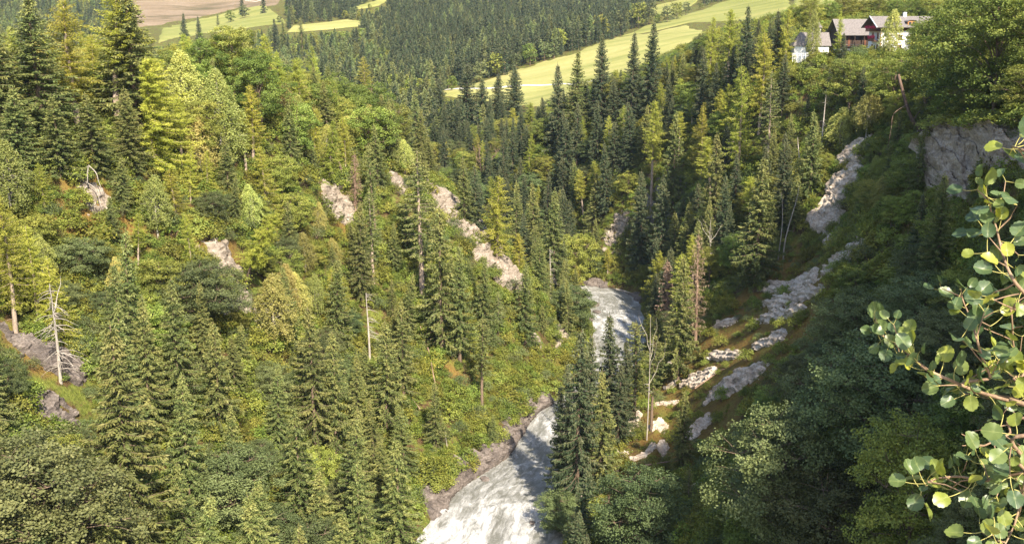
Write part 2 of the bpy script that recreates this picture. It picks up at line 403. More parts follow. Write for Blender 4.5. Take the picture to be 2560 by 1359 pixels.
def conifer(seed, H=25., R=3.8, t0=.08, nb=170, step=.17, up=.35, droop=.9, hang=.6, sl=.6, sw=.15, prof=.85, gap=.10, cone=.5, dead=14, bare=0, amp=.25, lean=(0, 0), larch=False, one_side=0., wood=True):
    r = np.random.default_rng(seed); B = Buf()
    tr = bent(H, r, amp, 11, lean)
    B.tube(tr, (.012*H + .04)*(1 - np.linspace(0, 1, 11))**.8 + .025, 8)
    for i in range(nb):
        f = (i + r.uniform(0, .8)) / nb
        t = t0 + (1 - t0)*f**.92*.985
        az = i*2.39996 + r.normal(0, .35)
        L = R*(1 - t)**prof/(1 - t0)**prof*(r.uniform(.5, 1.25) if larch else r.uniform(.72, 1.12)) + .22
        if t < t0 + .15: L *= r.uniform(.55, 1.0)
        if r.random() < gap: L *= r.uniform(.3, .6)
        if one_side: L *= 1 + one_side*math.cos(az)
        base = at_h(tr, t*H)
        hd = np.array([math.cos(az), math.sin(az), 0.]); sd = np.array([-hd[1], hd[0], 0.])
        a = up*(t - .35)*1.6; dr = droop*(1 - t)**.7*r.uniform(.7, 1.2)
        n = max(4, int(L/step)); s = np.linspace(.08, 1, n) + r.uniform(-.3, .3, n)/n
        def ax(s): return base + np.outer(s*L, hd) + np.outer(L*(a*s - dr*.42*s + dr*.28*s**2.4), [0, 0, 1]) + np.outer(.05*L*np.sin(s*4+az), sd)
        if wood and L > .8: B.tube(ax(np.array([0, .35, .7, .98])), np.array([.05, .035, .02, .006])*min(1.3, L/2.2), 3)
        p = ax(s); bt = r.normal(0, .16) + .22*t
        brown = cone*r.uniform(.2, 1) if t > .86 else 0
        for side in (-1, 1, 0, 0) if not larch else (-1, 1, 0, 2, -1, 1):
            k = len(p); q = p + r.normal(0, .05, (k, 3)); j = r.uniform(.75, 1.25, k)
            if side == 0:
                d = hd*.35 + np.array([0, 0, -1.])*hang + r.normal(0, .22, (k, 3)); ll = sl*1.05*j*(.65 + .35*(1-t))
            elif side == 2:
                d = hd*.3 + np.array([0, 0, .8]) + r.normal(0, .35, (k, 3)); ll = sl*.6*j
            else:
                d = hd*.75 + sd*side*.85 + np.array([0, 0, -.35*hang]) + r.normal(0, .2, (k, 3)); ll = sl*j*(1.15 - .55*s)*min(1, .45 + L/3.2)
            if larch: d = d + r.normal(0, .5, (k, 3)); q = q + r.normal(0, .11, (k, 3))
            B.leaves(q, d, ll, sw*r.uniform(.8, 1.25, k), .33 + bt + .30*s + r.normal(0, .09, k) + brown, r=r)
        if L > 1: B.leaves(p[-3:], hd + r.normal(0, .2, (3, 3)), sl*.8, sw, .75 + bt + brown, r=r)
    # leader
    zt_ = np.linspace(.93, 1, 16); q = np.array([at_h(tr, z*H) for z in zt_])
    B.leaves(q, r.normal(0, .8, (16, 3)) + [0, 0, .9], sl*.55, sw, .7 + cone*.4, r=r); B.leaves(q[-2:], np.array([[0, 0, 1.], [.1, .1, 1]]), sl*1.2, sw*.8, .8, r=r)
    if wood:
        for i in range(dead):
            t = r.uniform(max(.03, t0*.25), t0 + .14); az = r.uniform(0, 6.28); L = R*r.uniform(.2, .5) + bare
            base = at_h(tr, t*H); hd = np.array([math.cos(az), math.sin(az), 0])
            B.tube(base + np.outer([0, .5, 1], hd*L) + np.outer([0, -.06*L, -.28*L], [0, 0, 1]), [.04, .025, .006], 3)
    return B

def limbs_to(B, r, tr, H, c, r0, droop=0.):
    z0 = max(.12*H, min(c[2]*.62, .72*H)); b = at_h(tr, z0); m = b*.45 + c*.55 + np.array([0, 0, .06*H]) + r.normal(0, .12, 3)
    B.tube(np.array([b, (b+m)/2 + [0, 0, .02*H], m, c]), np.array([1, .8, .55, .2])*r0, 4)

def broadleaf(seed, H=15., R=4.6, lobes=13, cl=11, nl=44, ls=.34, base=.2, squash=.8, tr_amp=.5, dens=1., wood=True, cr=.85):
    r = np.random.default_rng(seed); B = Buf()
    tr = bent(H*.92, r, tr_amp, 9); B.tube(tr, (.011*H + .05)*(1 - np.linspace(0, 1, 9))**.9 + .02, 7)
    zc = H*(1+base)/2; rz = H*(1-base)/2
    for i in range(lobes):
        f = (i+.5)/lobes; zz = 1 - 2*f*.93; az = i*2.39996 + r.normal(0, .4); rr = math.sqrt(max(0, 1-zz*zz))
        k = r.uniform(.45, .74); lc = np.array([R*rr*k*math.cos(az), R*rr*k*math.sin(az), zc + rz*zz*.72*r.uniform(.85, 1.08)]); lc[:2] += at_h(tr, lc[2])[:2]
        lr = R*r.uniform(.34, .52)
        if wood: limbs_to(B, r, tr, H, lc, .0042*H+.02)
        lt = r.normal(0, .13)
        for j in range(cl):
            d = r.normal(size=3); d[2] = abs(d[2])*.9 - .25; d /= np.linalg.norm(d)
            cc = lc + d*lr*np.array([1, 1, squash])*r.uniform(.75, 1.1)
            if wood and j % 3 == 0: B.tube(np.array([lc, (lc+cc)/2 + [0, 0, .1], cc]), [.035, .02, .008], 3)
            n = int(nl*r.uniform(.6, 1.3)*dens); q = r.normal(size=(n, 3)); q /= np.linalg.norm(q, axis=1, keepdims=True); q *= (r.random(n)**.45)[:, None]*cr*r.uniform(.7, 1.25)*np.array([1, 1, .6])
            out = d*.55 + [0, 0, .35]
            nrm = out + r.normal(0, .55, (n, 3)); dirn = np.cross(nrm, r.normal(size=(n, 3)))
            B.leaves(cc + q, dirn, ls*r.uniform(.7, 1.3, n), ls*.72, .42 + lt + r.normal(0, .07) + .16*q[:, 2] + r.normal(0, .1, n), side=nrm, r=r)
    return B

def birch(seed, H=17., R=2.9, ns=230, nl=26, ls=.26, t0=.22, hang=2.2, amp=.5):
    r = np.random.default_rng(seed); B = Buf(); tr = bent(H, r, amp, 10)
    B.tube(tr, (.0085*H + .03)*(1 - np.linspace(0, 1, 10))**.85 + .015, 7)
    for i in range(ns):
        f = (i + r.random())/ns; t = t0 + (1-t0)*f; az = i*2.39996 + r.normal(0, .4)
        prof = math.sin(min(1, (1-t)/(1-t0)*1.25)*math.pi*.5)*(.55 + .45*min(1, (t-t0)/.12 + .35))
        L = R*prof*r.uniform(.35, 1.05) + .2; b = at_h(tr, t*H*.985); hd = np.array([math.cos(az), math.sin(az), 0])
        p1 = b + hd*L + [0, 0, L*.5*r.uniform(.4, 1.2)]
        if i % 3 == 0 and L > .6: B.tube(np.array([b, (b+p1)/2 + [0, 0, .12*L], p1]), [.04, .02, .008], 3)
        hl = hang*r.uniform(.35, 1.1)*(.4 + .6*prof); n = int(nl*r.uniform(.6, 1.2)); s = r.random(n)
        q = p1 + np.outer(s, hd*.35) + np.outer(-s**1.4*hl, [0, 0, 1]) + np.outer((1-s)*r.random(n)*-.5*L, hd) + r.normal(0, .14, (n, 3))
        B.leaves(q, r.normal(0, .5, (n, 3)) + [0, 0, -.8] + hd*.2, ls*r.uniform(.7, 1.3, n), ls*.62, .5 + r.normal(0, .13) + .12*t + r.normal(0, .09, n), r=r)
    return B

def shrub(seed, H=2.6, R=1.9, cl=26, nl=34, ls=.24, cr=.55):
    r = np.random.default_rng(seed); B = Buf()
    for i in range(cl):
        az = i*2.39996; rr = math.sqrt((i+.5)/cl); zz = H*(.30 + .62*(1-rr**2)*r.uniform(.5, 1.1))
        cc = np.array([R*rr*math.cos(az), R*rr*math.sin(az), zz]) + r.normal(0, .12, 3)
        if i % 2 == 0: B.tube(np.array([cc*[.1, .1, 0], cc*[.6, .6, .55], cc]), [.04, .025, .01], 3)
        n = int(nl*r.uniform(.6, 1.3)); q = r.normal(size=(n, 3))*cr*.55*np.array([1, 1, .75])
        nrm = np.array([cc[0]*.3, cc[1]*.3, .7]) + r.normal(0, .55, (n, 3)); d = np.cross(nrm, r.normal(size=(n, 3)))
        B.leaves(cc+q, d, ls*r.uniform(.7, 1.3, n), ls*.7, .42 + r.normal(0, .12) + .2*q[:, 2] + r.normal(0, .1, n), side=nrm, r=r)
    return B

def snag(seed, H=14., r0=.2, nb=16, L=1.8, droop=.5, amp=.2, lean=(0, 0), fork=0, t0=.35, one_side=False):
    r = np.random.default_rng(seed); B = Buf(); tr = bent(H, r, amp, 10, lean)
    B.tube(tr, r0*(1 - np.linspace(0, .88, 10))**.8, 7)
    for i in range(nb):
        t = r.uniform(t0, .98); az = r.normal(0, .8) if one_side else r.uniform(0, 6.28); l = L*r.uniform(.3, 1.1)*(1.15 - .6*t)
        b = at_h(tr, t*H); hd = np.array([math.cos(az), math.sin(az), 0]); s = np.linspace(0, 1, 5)
        B.tube(b + np.outer(s*l, hd) + np.outer(l*(.12*s - droop*s**2), [0, 0, 1]) + r.normal(0, .03*l, (5, 3))*s[:, None], np.linspace(.05, .008, 5)*min(1.4, l), 3)
    for i in range(fork):
        t = r.uniform(.45, .75); az = r.uniform(0, 6.28); l = H*r.uniform(.22, .4); b = at_h(tr, t*H); hd = np.array([math.cos(az), math.sin(az), 0]); s = np.linspace(0, 1, 6)
        B.tube(b + np.outer(s*l*.55, hd) + np.outer(l*s**1.2*.85, [0, 0, 1]) + r.normal(0, .04*l, (6, 3))*s[:, None], np.linspace(r0*.5, .012, 6), 4)
    return B

def brushwood(seed, H=9., n0=7, r0=.09, spread=.5):
    """a leafless tree that splits near the ground into many upward twigs"""
    r = np.random.default_rng(seed); B = Buf()
    for i in range(n0):
        az = r.uniform(0, 6.28); sp_ = spread*r.uniform(.3, 1.1); h = H*r.uniform(.65, 1.05); s = np.linspace(0, 1, 7)
        pts = np.outer(s**1.4*h*sp_, [math.cos(az), math.sin(az), 0]) + np.outer(s*h, [0, 0, 1]) + r.normal(0, .02*h, (7, 3))*s[:, None]
        B.tube(pts, np.linspace(r0, .015, 7), 4)
        for j in range(9):
            k = r.integers(2, 6); a2 = r.uniform(0, 6.28); l = h*r.uniform(.12, .3)
            B.tube(pts[k] + np.outer([0, .5, 1], np.array([math.cos(a2)*.45, math.sin(a2)*.45, .9])*l) + r.normal(0, .03*l, (3, 3)), [.03, .018, .006], 3)
    return B

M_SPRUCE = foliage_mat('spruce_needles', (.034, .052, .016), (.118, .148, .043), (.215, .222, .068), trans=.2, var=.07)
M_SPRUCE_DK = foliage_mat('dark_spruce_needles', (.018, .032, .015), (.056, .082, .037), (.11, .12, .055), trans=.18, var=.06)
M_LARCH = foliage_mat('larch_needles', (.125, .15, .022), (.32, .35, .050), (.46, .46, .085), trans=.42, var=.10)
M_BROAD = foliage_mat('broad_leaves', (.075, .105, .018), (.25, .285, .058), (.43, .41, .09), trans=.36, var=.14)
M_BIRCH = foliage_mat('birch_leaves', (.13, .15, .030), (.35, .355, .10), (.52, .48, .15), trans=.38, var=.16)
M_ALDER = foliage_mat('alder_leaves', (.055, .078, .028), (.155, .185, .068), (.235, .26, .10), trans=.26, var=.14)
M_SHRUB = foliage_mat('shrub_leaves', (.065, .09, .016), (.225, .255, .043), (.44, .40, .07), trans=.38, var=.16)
M_DRY = foliage_mat('dry_needles', (.13, .085, .055), (.30, .21, .14), (.42, .31, .22), trans=.2, var=.06)
M_BARK = bark_mat('spruce_bark', (.07, .05, .037), (.24, .175, .125))
M_PALEBARK = bark_mat('larch_bark', (.17, .13, .10), (.42, .335, .26))
M_BIRCHBARK = bark_mat('birch_bark', (.20, .17, .13), (.60, .56, .48), 3)
M_DEAD = bark_mat('dead_wood', (.19, .165, .14), (.46, .42, .36), 3)
M_DEADBROWN = bark_mat('brown_dead_wood', (.13, .085, .06), (.33, .235, .17), 3)

PROTO = {}   # kind -> list of (height, parts); parts = list of (part name, mesh)
def proto(key, B, H, fm=None, wm=M_BARK, crown='crown', woodname='trunk'):
    parts = []
    if B.V: parts.append((woodname, B.wood_mesh(key + '_wood', wm)))
    if fm is not None: parts.append((crown, B.leaf_mesh(key + '_leaves', fm)))
    PROTO.setdefault(key, []).append((H, parts))

proto('spruce', conifer(1, 25, 4.7, nb=230, step=.15, prof=1.0), 25, M_SPRUCE)
proto('spruce', conifer(2, 24, 4.1, nb=210, step=.15, t0=.13, droop=1.1, hang=.8, gap=.18, prof=.95), 24, M_SPRUCE)
proto('spruce', conifer(3, 22, 4.3, nb=210, step=.15, t0=.05, droop=.7, prof=1.08), 22, M_SPRUCE)
proto('spruce', conifer(4, 20, 3.4, nb=180, step=.15, t0=.10, gap=.22, prof=.85), 20, M_SPRUCE)
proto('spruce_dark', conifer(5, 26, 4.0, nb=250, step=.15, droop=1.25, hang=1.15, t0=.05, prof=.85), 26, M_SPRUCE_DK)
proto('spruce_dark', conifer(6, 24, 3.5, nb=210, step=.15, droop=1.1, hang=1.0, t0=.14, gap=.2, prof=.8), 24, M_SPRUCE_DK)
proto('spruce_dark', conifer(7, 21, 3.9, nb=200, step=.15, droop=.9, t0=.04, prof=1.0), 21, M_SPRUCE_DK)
proto('spruce_thin', conifer(8, 28, 2.9, nb=125, t0=.30, gap=.35, prof=.55, droop=1.0, step=.21, dead=34, bare=.3), 28, M_SPRUCE, M_PALEBARK)
proto('spruce_thin', conifer(9, 24, 2.5, nb=110, t0=.38, gap=.3, prof=.5, step=.2, dead=30), 24, M_SPRUCE, M_BARK)
proto('larch', conifer(11, 24, 3.6, t0=.22, nb=150, step=.13, up=.4, droop=.9, hang=1.5, sl=.50, sw=.085, prof=.6, gap=.35, cone=0, larch=True, dead=12, amp=.5), 24, M_LARCH, M_PALEBARK)
proto('larch', conifer(12, 20, 3.0, t0=.14, nb=145, step=.13, up=.4, droop=1.0, hang=1.6, sl=.50, sw=.085, prof=.7, gap=.35, cone=0, larch=True, dead=10, amp=.4), 20, M_LARCH, M_PALEBARK)
proto('larch', conifer(13, 25, 3.3, t0=.45, nb=120, step=.13, up=.35, droop=1.0, hang=1.6, sl=.52, sw=.085, prof=.5, gap=.35, cone=0, larch=True, dead=12, amp=.6), 25, M_LARCH, M_PALEBARK)
proto('larch_swept', conifer(14, 24, 3.6, t0=.10, nb=240, step=.12, up=.2, droop=1.6, hang=1.8, sl=.58, sw=.085, prof=.45, gap=.3, cone=0, larch=True, dead=8, amp=.2, one_side=.75), 24, M_LARCH, M_PALEBARK)
proto('larch_lean', conifer(15, 19, 3.4, t0=.38, nb=120, step=.13, up=.3, droop=1.2, hang=1.6, sl=.58, sw=.085, prof=.5, gap=.3, cone=0, larch=True, dead=26, amp=.5, lean=(5.5, 1.5)), 19, M_LARCH, M_BARK)
proto('broad', broadleaf(21, 15, 5.2, lobes=16, cl=16, nl=56, ls=.27, base=.1), 15, M_BROAD, M_BARK)
proto('broad', broadleaf(22, 17, 4.9, lobes=18, cl=16, nl=56, ls=.27, base=.1), 17, M_BROAD, M_BARK)
proto('broad', broadleaf(23, 13, 4.6, lobes=14, cl=16, nl=56, ls=.27, base=.08), 13, M_BROAD, M_BARK)
proto('broad_big', broadleaf(24, 19, 6.2, lobes=22, cl=17, nl=64, ls=.27, base=.03, cr=1.0), 19, M_BROAD, M_BARK)
proto('birch', birch(31, 17, 3.3, ns=400, nl=30, ls=.30), 17, M_BIRCH, M_BIRCHBARK)
proto('birch', birch(32, 14, 2.9, ns=320, nl=30, ls=.30, hang=1.6), 14, M_BIRCH, M_BIRCHBARK)
proto('birch_weep', birch(33, 20, 3.9, ns=520, nl=34, ls=.30, hang=3.2, t0=.14), 20, M_BIRCH, M_BIRCHBARK)
proto('alder', broadleaf(41, 13, 5.2, lobes=26, cl=17, nl=80, ls=.20, base=.02, cr=.8), 13, M_ALDER, M_BARK)
proto('alder', broadleaf(42, 11, 4.3, lobes=21, cl=16, nl=78, ls=.19, base=.03, cr=.75), 11, M_ALDER, M_BARK)
proto('shrub', shrub(51, ls=.32, nl=30), 2.6, M_SHRUB, M_BARK, 'foliage', 'stem')
proto('shrub', shrub(52, 3.4, 1.7, cl=28, ls=.32, nl=30), 3.4, M_SHRUB, M_BARK, 'foliage', 'stem')
proto('shrub_grey', shrub(53, 3.2, 2.1, cl=32, ls=.22), 3.2, M_ALDER, M_BARK, 'foliage', 'stem')
proto('shrub_green', shrub(54, 3.0, 2.0, cl=30, ls=.30), 3.0, M_BROAD, M_BARK, 'foliage', 'stem')
proto('dead_spruce', conifer(61, 17, 2.0, t0=.12, nb=120, step=.3, droop=1.1, hang=1.1, sl=.5, sw=.07, prof=.7, gap=.2, cone=0), 17, M_DRY, M_DEADBROWN, 'dry_twigs')
proto('snag', snag(71, 14, .22, 22, 2.6, .5, one_side=True), 14, None, M_DEAD)
proto('snag_tall', snag(72, 22, .2, 40, 1.7, .45, t0=.25), 22, None, M_DEAD)
proto('snag_spike', snag(73, 11, .22, 14, .5, .1, lean=(-1.3, 0), t0=.1), 11, None, M_DEAD)
proto('snag_fork', snag(74, 16, .14, 9, 1.6, .1, fork=4, amp=.6), 16, None, M_DEAD)
proto('snag_tangle', snag(75, 15, .24, 75, 3.6, .55, t0=.12, fork=1), 15, None, M_DEAD)
proto('brushwood', brushwood(76), 9, None, M_DEADBROWN)
proto('snag_curved', snag(77, 15, .15, 8, 1.2, .2, amp=1.1, lean=(.8, 0)), 15, None, M_DEAD)
# coarse trees for far away
proto('far_spruce', conifer(81, 22, 3.2, nb=56, step=.62, sl=1.25, sw=.5, prof=.8, cone=0, dead=0, wood=False), 22, M_SPRUCE_DK)
proto('far_spruce', conifer(82, 19, 2.8, nb=50, step=.6, sl=1.2, sw=.5, t0=.05, droop=1.1, cone=0, dead=0, wood=False), 19, M_SPRUCE_DK)
proto('far_larch', conifer(83, 19, 3.0, nb=50, step=.6, sl=1.1, sw=.4, t0=.1, hang=1, larch=True, prof=.65, cone=0, dead=0, wood=False), 19, M_ALDER)
proto('far_broad', broadleaf(84, 13, 4.3, lobes=11, cl=9, nl=9, ls=.85, base=.05, wood=False, cr=1.0), 13, M_BROAD)
proto('far_broad', broadleaf(85, 12, 3.8, lobes=10, cl=8, nl=9, ls=.8, base=.05, wood=False, cr=1.0), 12, M_ALDER)
# ------------------------------------------------------------------ rock
def rock_mat(name, lo, mid, hi, moss=.5, mosscol=((.06, .055, .012), (.15, .095, .03)), tilt=.35):
    m, nt, out = mat(name)
    g = nd(nt, 'ShaderNodeNewGeometry'); pos = g.outputs['Position']
    mp = nd(nt, 'ShaderNodeMapping'); mp.inputs[2].default_value = (0, tilt, .4); mp.inputs[3].default_value = (.5, .5, 1.9); lk(nt, pos, mp.inputs[0])
    n = noise_tex(nt, mp.outputs[0], .55, 8, .68, .8); n2 = noise_tex(nt, pos, 3.2, 5, .7); n3 = noise_tex(nt, pos, .5, 5, .6)
    c = ramp(nt, n, [(.28, lo), (.46, mid), (.68, hi)])
    c = mix_col(nt, ramp(nt, n2, [(.35, .55), (.6, 0)]), c, lo)
    sx = nd(nt, 'ShaderNodeSeparateXYZ'); lk(nt, g.outputs['Normal'], sx.inputs[0])
    ad = nd(nt, 'ShaderNodeMath', operation='MULTIPLY_ADD'); lk(nt, n3, ad.inputs[0]); ad.inputs[1].default_value = 1.2; lk(nt, sx.outputs[2], ad.inputs[2])
    ms = mix_col(nt, ramp(nt, n2, [(.35, 0), (.65, 1)]), mosscol[0], mosscol[1])
    c = mix_col(nt, ramp(nt, ad.outputs[0], [(1.62 - moss*.5, 0), (1.72 - moss*.5, 1)]), c, ms)
    p = nd(nt, 'ShaderNodeBsdfPrincipled'); p.inputs['Roughness'].default_value = .88; p.inputs['Specular IOR Level'].default_value = .2
    lk(nt, c, p.inputs['Base Color']); lk(nt, p.outputs[0], out.inputs[0])
    b = nd(nt, 'ShaderNodeBump'); b.inputs[0].default_value = .9; b.inputs[1].default_value = .35; lk(nt, n, b.inputs['Height']); lk(nt, b.outputs[0], p.inputs['Normal'])
    return m
M_ROCK = rock_mat('pale_rock', (.09, .07, .053), (.25, .21, .165), (.42, .365, .30), .6)
M_LEDGE = rock_mat('white_ledge_rock', (.15, .115, .082), (.43, .36, .285), (.64, .565, .475), .9, tilt=.06)
M_CLIFF = rock_mat('cliff_rock', (.11, .085, .062), (.34, .275, .215), (.52, .44, .36), .5, tilt=-.55)
M_BANK = rock_mat('wet_bank_rock', (.035, .03, .027), (.12, .10, .088), (.25, .215, .19), .35)

def grid_faces(n, k):
    ix = np.arange(n*k).reshape(n, k)
    return np.stack([ix[:-1, :-1], ix[:-1, 1:], ix[1:, 1:], ix[1:, :-1]], -1).reshape(-1, 4)

def rock_relief(Pw, strata, sp, amp, seed, crack=.9):
    q = Pw @ strata / sp + .9*fbm(Pw[..., 0]/6, Pw[..., 1]/6, Pw[..., 2]/6 + seed, 3)
    saw = q - np.floor(q)
    c = np.abs(fbm(Pw[..., 0]/2.6 + seed, Pw[..., 1]/2.6, Pw[..., 2]/2.6, 3))
    st = np.floor(4*fbm(Pw[..., 0]/3.5, Pw[..., 1]/3.5 + seed, Pw[..., 2]/2, 2)) / 4
    return amp*(.75*saw**1.5 + .9*st - crack*np.maximum(0, .12 - c)/.12 + .3*fbm(Pw[..., 0]/.9, Pw[..., 1]/.9, Pw[..., 2]/.9 + seed, 2))

ROCKPOLY = []
def outcrop(u1, v1, u2, v2, width, thick, label, m=M_ROCK, seed=1, res=.32, strata=(.3, -.2, .93), sp=1.6, amp=.55, group=None, cat='rock outcrop', rag=.35):
    p1, p2 = hit(u1, v1), hit(u2, v2); c = (p1+p2)/2; n = grad(c[0], c[1], 3.0)
    e1 = p2 - p1; L = np.linalg.norm(e1); e1 /= L; e1 -= n*(e1@n); e1 /= np.linalg.norm(e1); e2 = np.cross(n, e1)
    a = L/2*1.3 + .7; b = width/2*1.35 + .5
    strata = np.array(strata) if m is not M_LEDGE else e2*.85 + n*.45 + e1*.12
    s = np.linspace(-a, a, max(8, int(2*a/res))); t = np.linspace(-b, b, max(6, int(2*b/res))); S, T = np.meshgrid(s, t, indexing='ij')
    Pw = c + S[..., None]*e1 + T[..., None]*e2
    for _ in range(2):
        dz = zt(Pw[..., 0], Pw[..., 1]) - Pw[..., 2]; Pw = Pw + n*(dz*n[2])[..., None]
    rad = np.sqrt((S/a)**2 + (T/b)**2) + rag*1.5*fbm(S/2.6 + seed*7.7, T/1.7, seed, 4, .6)
    e = 1 - smooth(.70, .90, rad)
    d = thick*.8*e*(.6 + .4*np.clip(1 - T/b, 0, 1)) - .7*(1-e) + e*rock_relief(Pw, strata, sp, amp, seed, .9 if m is not M_LEDGE else .5)
    Pw = Pw + n*d[..., None]
    F = grid_faces(*S.shape)
    ctr = c.copy()
    o = link('rock_outcrop', mesh_from('rock_outcrop', (Pw - ctr).reshape(-1, 3), F, [m]), None, ctr)
    # the mesh must face outwards
    nn = np.cross(Pw[1, 0]-Pw[0, 0], Pw[0, 1]-Pw[0, 0])
    tag(o, label, cat, group)
    pu, pv, _ = proj(c + np.outer([-a*.8, -a*.8, a*.8, a*.8], e1) + np.outer([-b*.8, b*.8, b*.8, -b*.8], e2)); ROCKPOLY.append(np.c_[pu, pv])
    ROCKS.append((c, max(a, b*.7)*.8, min(a, b)*.8, e1))
    return o
ROCKS = []

OUT = [
 (1082,480,1228,620,15,2.2,'big pale slanting rock slab along the crest of the wooded spur, upper half',M_ROCK,(.75,-.1,.65)),
 (1188,618,1300,712,12.5,1.7,'pale rock slab with brown moss tufts at the lower end of the spur crest',M_ROCK,(.75,-.1,.65)),
 (975,440,1010,478,5.0,.8,'small grey rock face at the top of the spur crest behind the thin spruce',M_ROCK,(.6,-.2,.7)),
 (1378,765,1402,865,5.5,.9,'steep grey rock nose where the spur drops to the river bend',M_ROCK,(.6,-.2,.7)),
 (1330,842,1352,862,3.2,.6,'little white rock patch in the grass above the river bend',M_ROCK,(.6,-.2,.7)),
 (528,608,586,694,5.6,.9,'smooth light grey rock slab among bushes in the middle of the sunny left slope',M_ROCK,(.7,-.3,.6)),
 (540,745,575,785,3.5,.6,'low broken grey rock left of the leaning larch',M_ROCK,(.7,-.3,.6)),
 (606,740,640,795,3.6,.9,'grey rock slab under the foot of the leaning larch',M_ROCK,(.7,-.3,.6)),
 (815,470,868,555,9.5,.9,'pale crumbly rock scar beside the brown dead spruce',M_ROCK,(.7,-.3,.6)),
 (25,835,205,950,3.6,1.3,'long sloping dark rock ledge with orange moss at the left edge',M_BANK,(.5,-.2,.85)),
 (70,1010,180,1060,4.6,1.0,'shaded grey rock face under the orange mossy ledge at the left edge',M_BANK,(.5,-.2,.85)),
 (215,470,255,520,4.5,.6,'grey rock in the reddish bare scar below the bent white branches',M_ROCK,(.5,-.3,.8)),
 (2165,362,2095,408,7.0,1.2,'pale rock knob topping the sunlit rib on the right slope under yellow birches',M_LEDGE,(.1,-.2,.97)),
 (2150,425,2075,490,7.5,1.2,'pale rock face with mossy ledge in the upper part of the right rib',M_LEDGE,(.1,-.2,.97)),
 (2095,498,2040,580,8.0,1.1,'pale rock face in the middle of the right rib beside the leaning bush',M_LEDGE,(.2,-.2,.95)),
 (2165,620,2065,668,4.6,.9,'thin bedded grey ledges at the lower end of the right rib',M_LEDGE,(-.15,-.2,.97)),
 (2045,688,1915,716,4.2,.9,'topmost of the stacked white mossy ledges on the right slope',M_LEDGE,(-.1,-.3,.95)),
 (2040,735,1920,760,3.0,.9,'middle one of the stacked white mossy ledges on the right slope',M_LEDGE,(-.1,-.3,.95)),
 (2005,775,1905,795,2.4,.8,'lowest of the stacked white mossy ledges on the right slope',M_LEDGE,(-.1,-.3,.95)),
 (1925,858,1885,866,1.6,.5,'small white ledge alone in rusty moss below the stacked ledges',M_LEDGE,(-.1,-.3,.95)),
 (1850,886,1765,893,1.9,.6,'narrow white ledge rim above the fallen trunk',M_LEDGE,(-.1,-.3,.95)),
 (1785,936,1708,964,3.8,.8,'rounded white rock left of the fallen trunk',M_LEDGE,(-.1,-.3,.95)),
 (1900,930,1780,992,5.2,.8,'broken white rock shelf right of the fallen trunk',M_LEDGE,(-.1,-.3,.95)),
 (1703,950,1668,968,1.6,.6,'white stones at the foot of the spruce with the bare lower trunk',M_LEDGE,(-.1,-.3,.95)),
 (1695,1003,1640,1012,1.5,.5,'little white ledge in rusty moss above the riverside conifers',M_LEDGE,(-.1,-.3,.95)),
 (1775,1048,1720,1096,3.0,.6,'white rock patch in green bushes of the lower right slope',M_LEDGE,(-.1,-.3,.95)),
 (1588,1035,1570,1085,2.2,.9,'upright white rock edge right of the riverside conifers',M_LEDGE,(.6,-.3,.7)),
 (1670,1112,1625,1125,1.6,.6,'right one of two white slabs below the upright rock edge',M_LEDGE,(-.1,-.3,.95)),
 (1615,1138,1582,1146,1.5,.5,'left one of two white slabs below the upright rock edge',M_LEDGE,(-.1,-.3,.95)),
 (1762,1212,1738,1222,1.3,.5,'single white stone low on the right slope among dark bushes',M_LEDGE,(-.1,-.3,.95)),
 (1508,1200,1478,1245,2.2,.7,'white rock at the water edge under the riverside conifers',M_LEDGE,(-.1,-.3,.95)),
 (2120,575,2070,610,4.0,.8,'low pale rock step between the middle rib face and the bedded ledges',M_LEDGE,(-.1,-.2,.97)),
 (1690,905,1660,925,2.0,.6,'white ledge left of the narrow rim above the fallen trunk',M_LEDGE,(-.1,-.3,.95)),
 (1840,800,1790,815,2.4,.6,'small pale ledge among moss left of the lowest stacked ledge',M_LEDGE,(-.1,-.3,.95)),
 (1960,840,1925,850,2.0,.6,'small pale ledge right of the one alone in rusty moss',M_LEDGE,(-.1,-.3,.95)),
 (1660,1060,1625,1075,2.2,.6,'pale slab in moss right of the upright rock edge',M_LEDGE,(-.1,-.3,.95)),
 (1560,1130,1535,1175,2.4,.7,'pale rock at the foot of the upright rock edge',M_LEDGE,(.3,-.3,.9)),
 (1562,540,1520,612,6.0,.7,'pale bare rock strip between dark spruces beyond the upper river reach',M_ROCK,(-.6,-.2,.7)),
]
def build_rocks():
    for i, (u1, v1, u2, v2, w, th, lab, m, st) in enumerate(OUT):
        big = w > 4.4
        outcrop(u1, v1, u2, v2, w, th, lab, m, seed=i+1.37, strata=st, sp=1.7 if big else 1.1, amp=.85 if big else .5, res=.34 if big else .24, rag=.45)

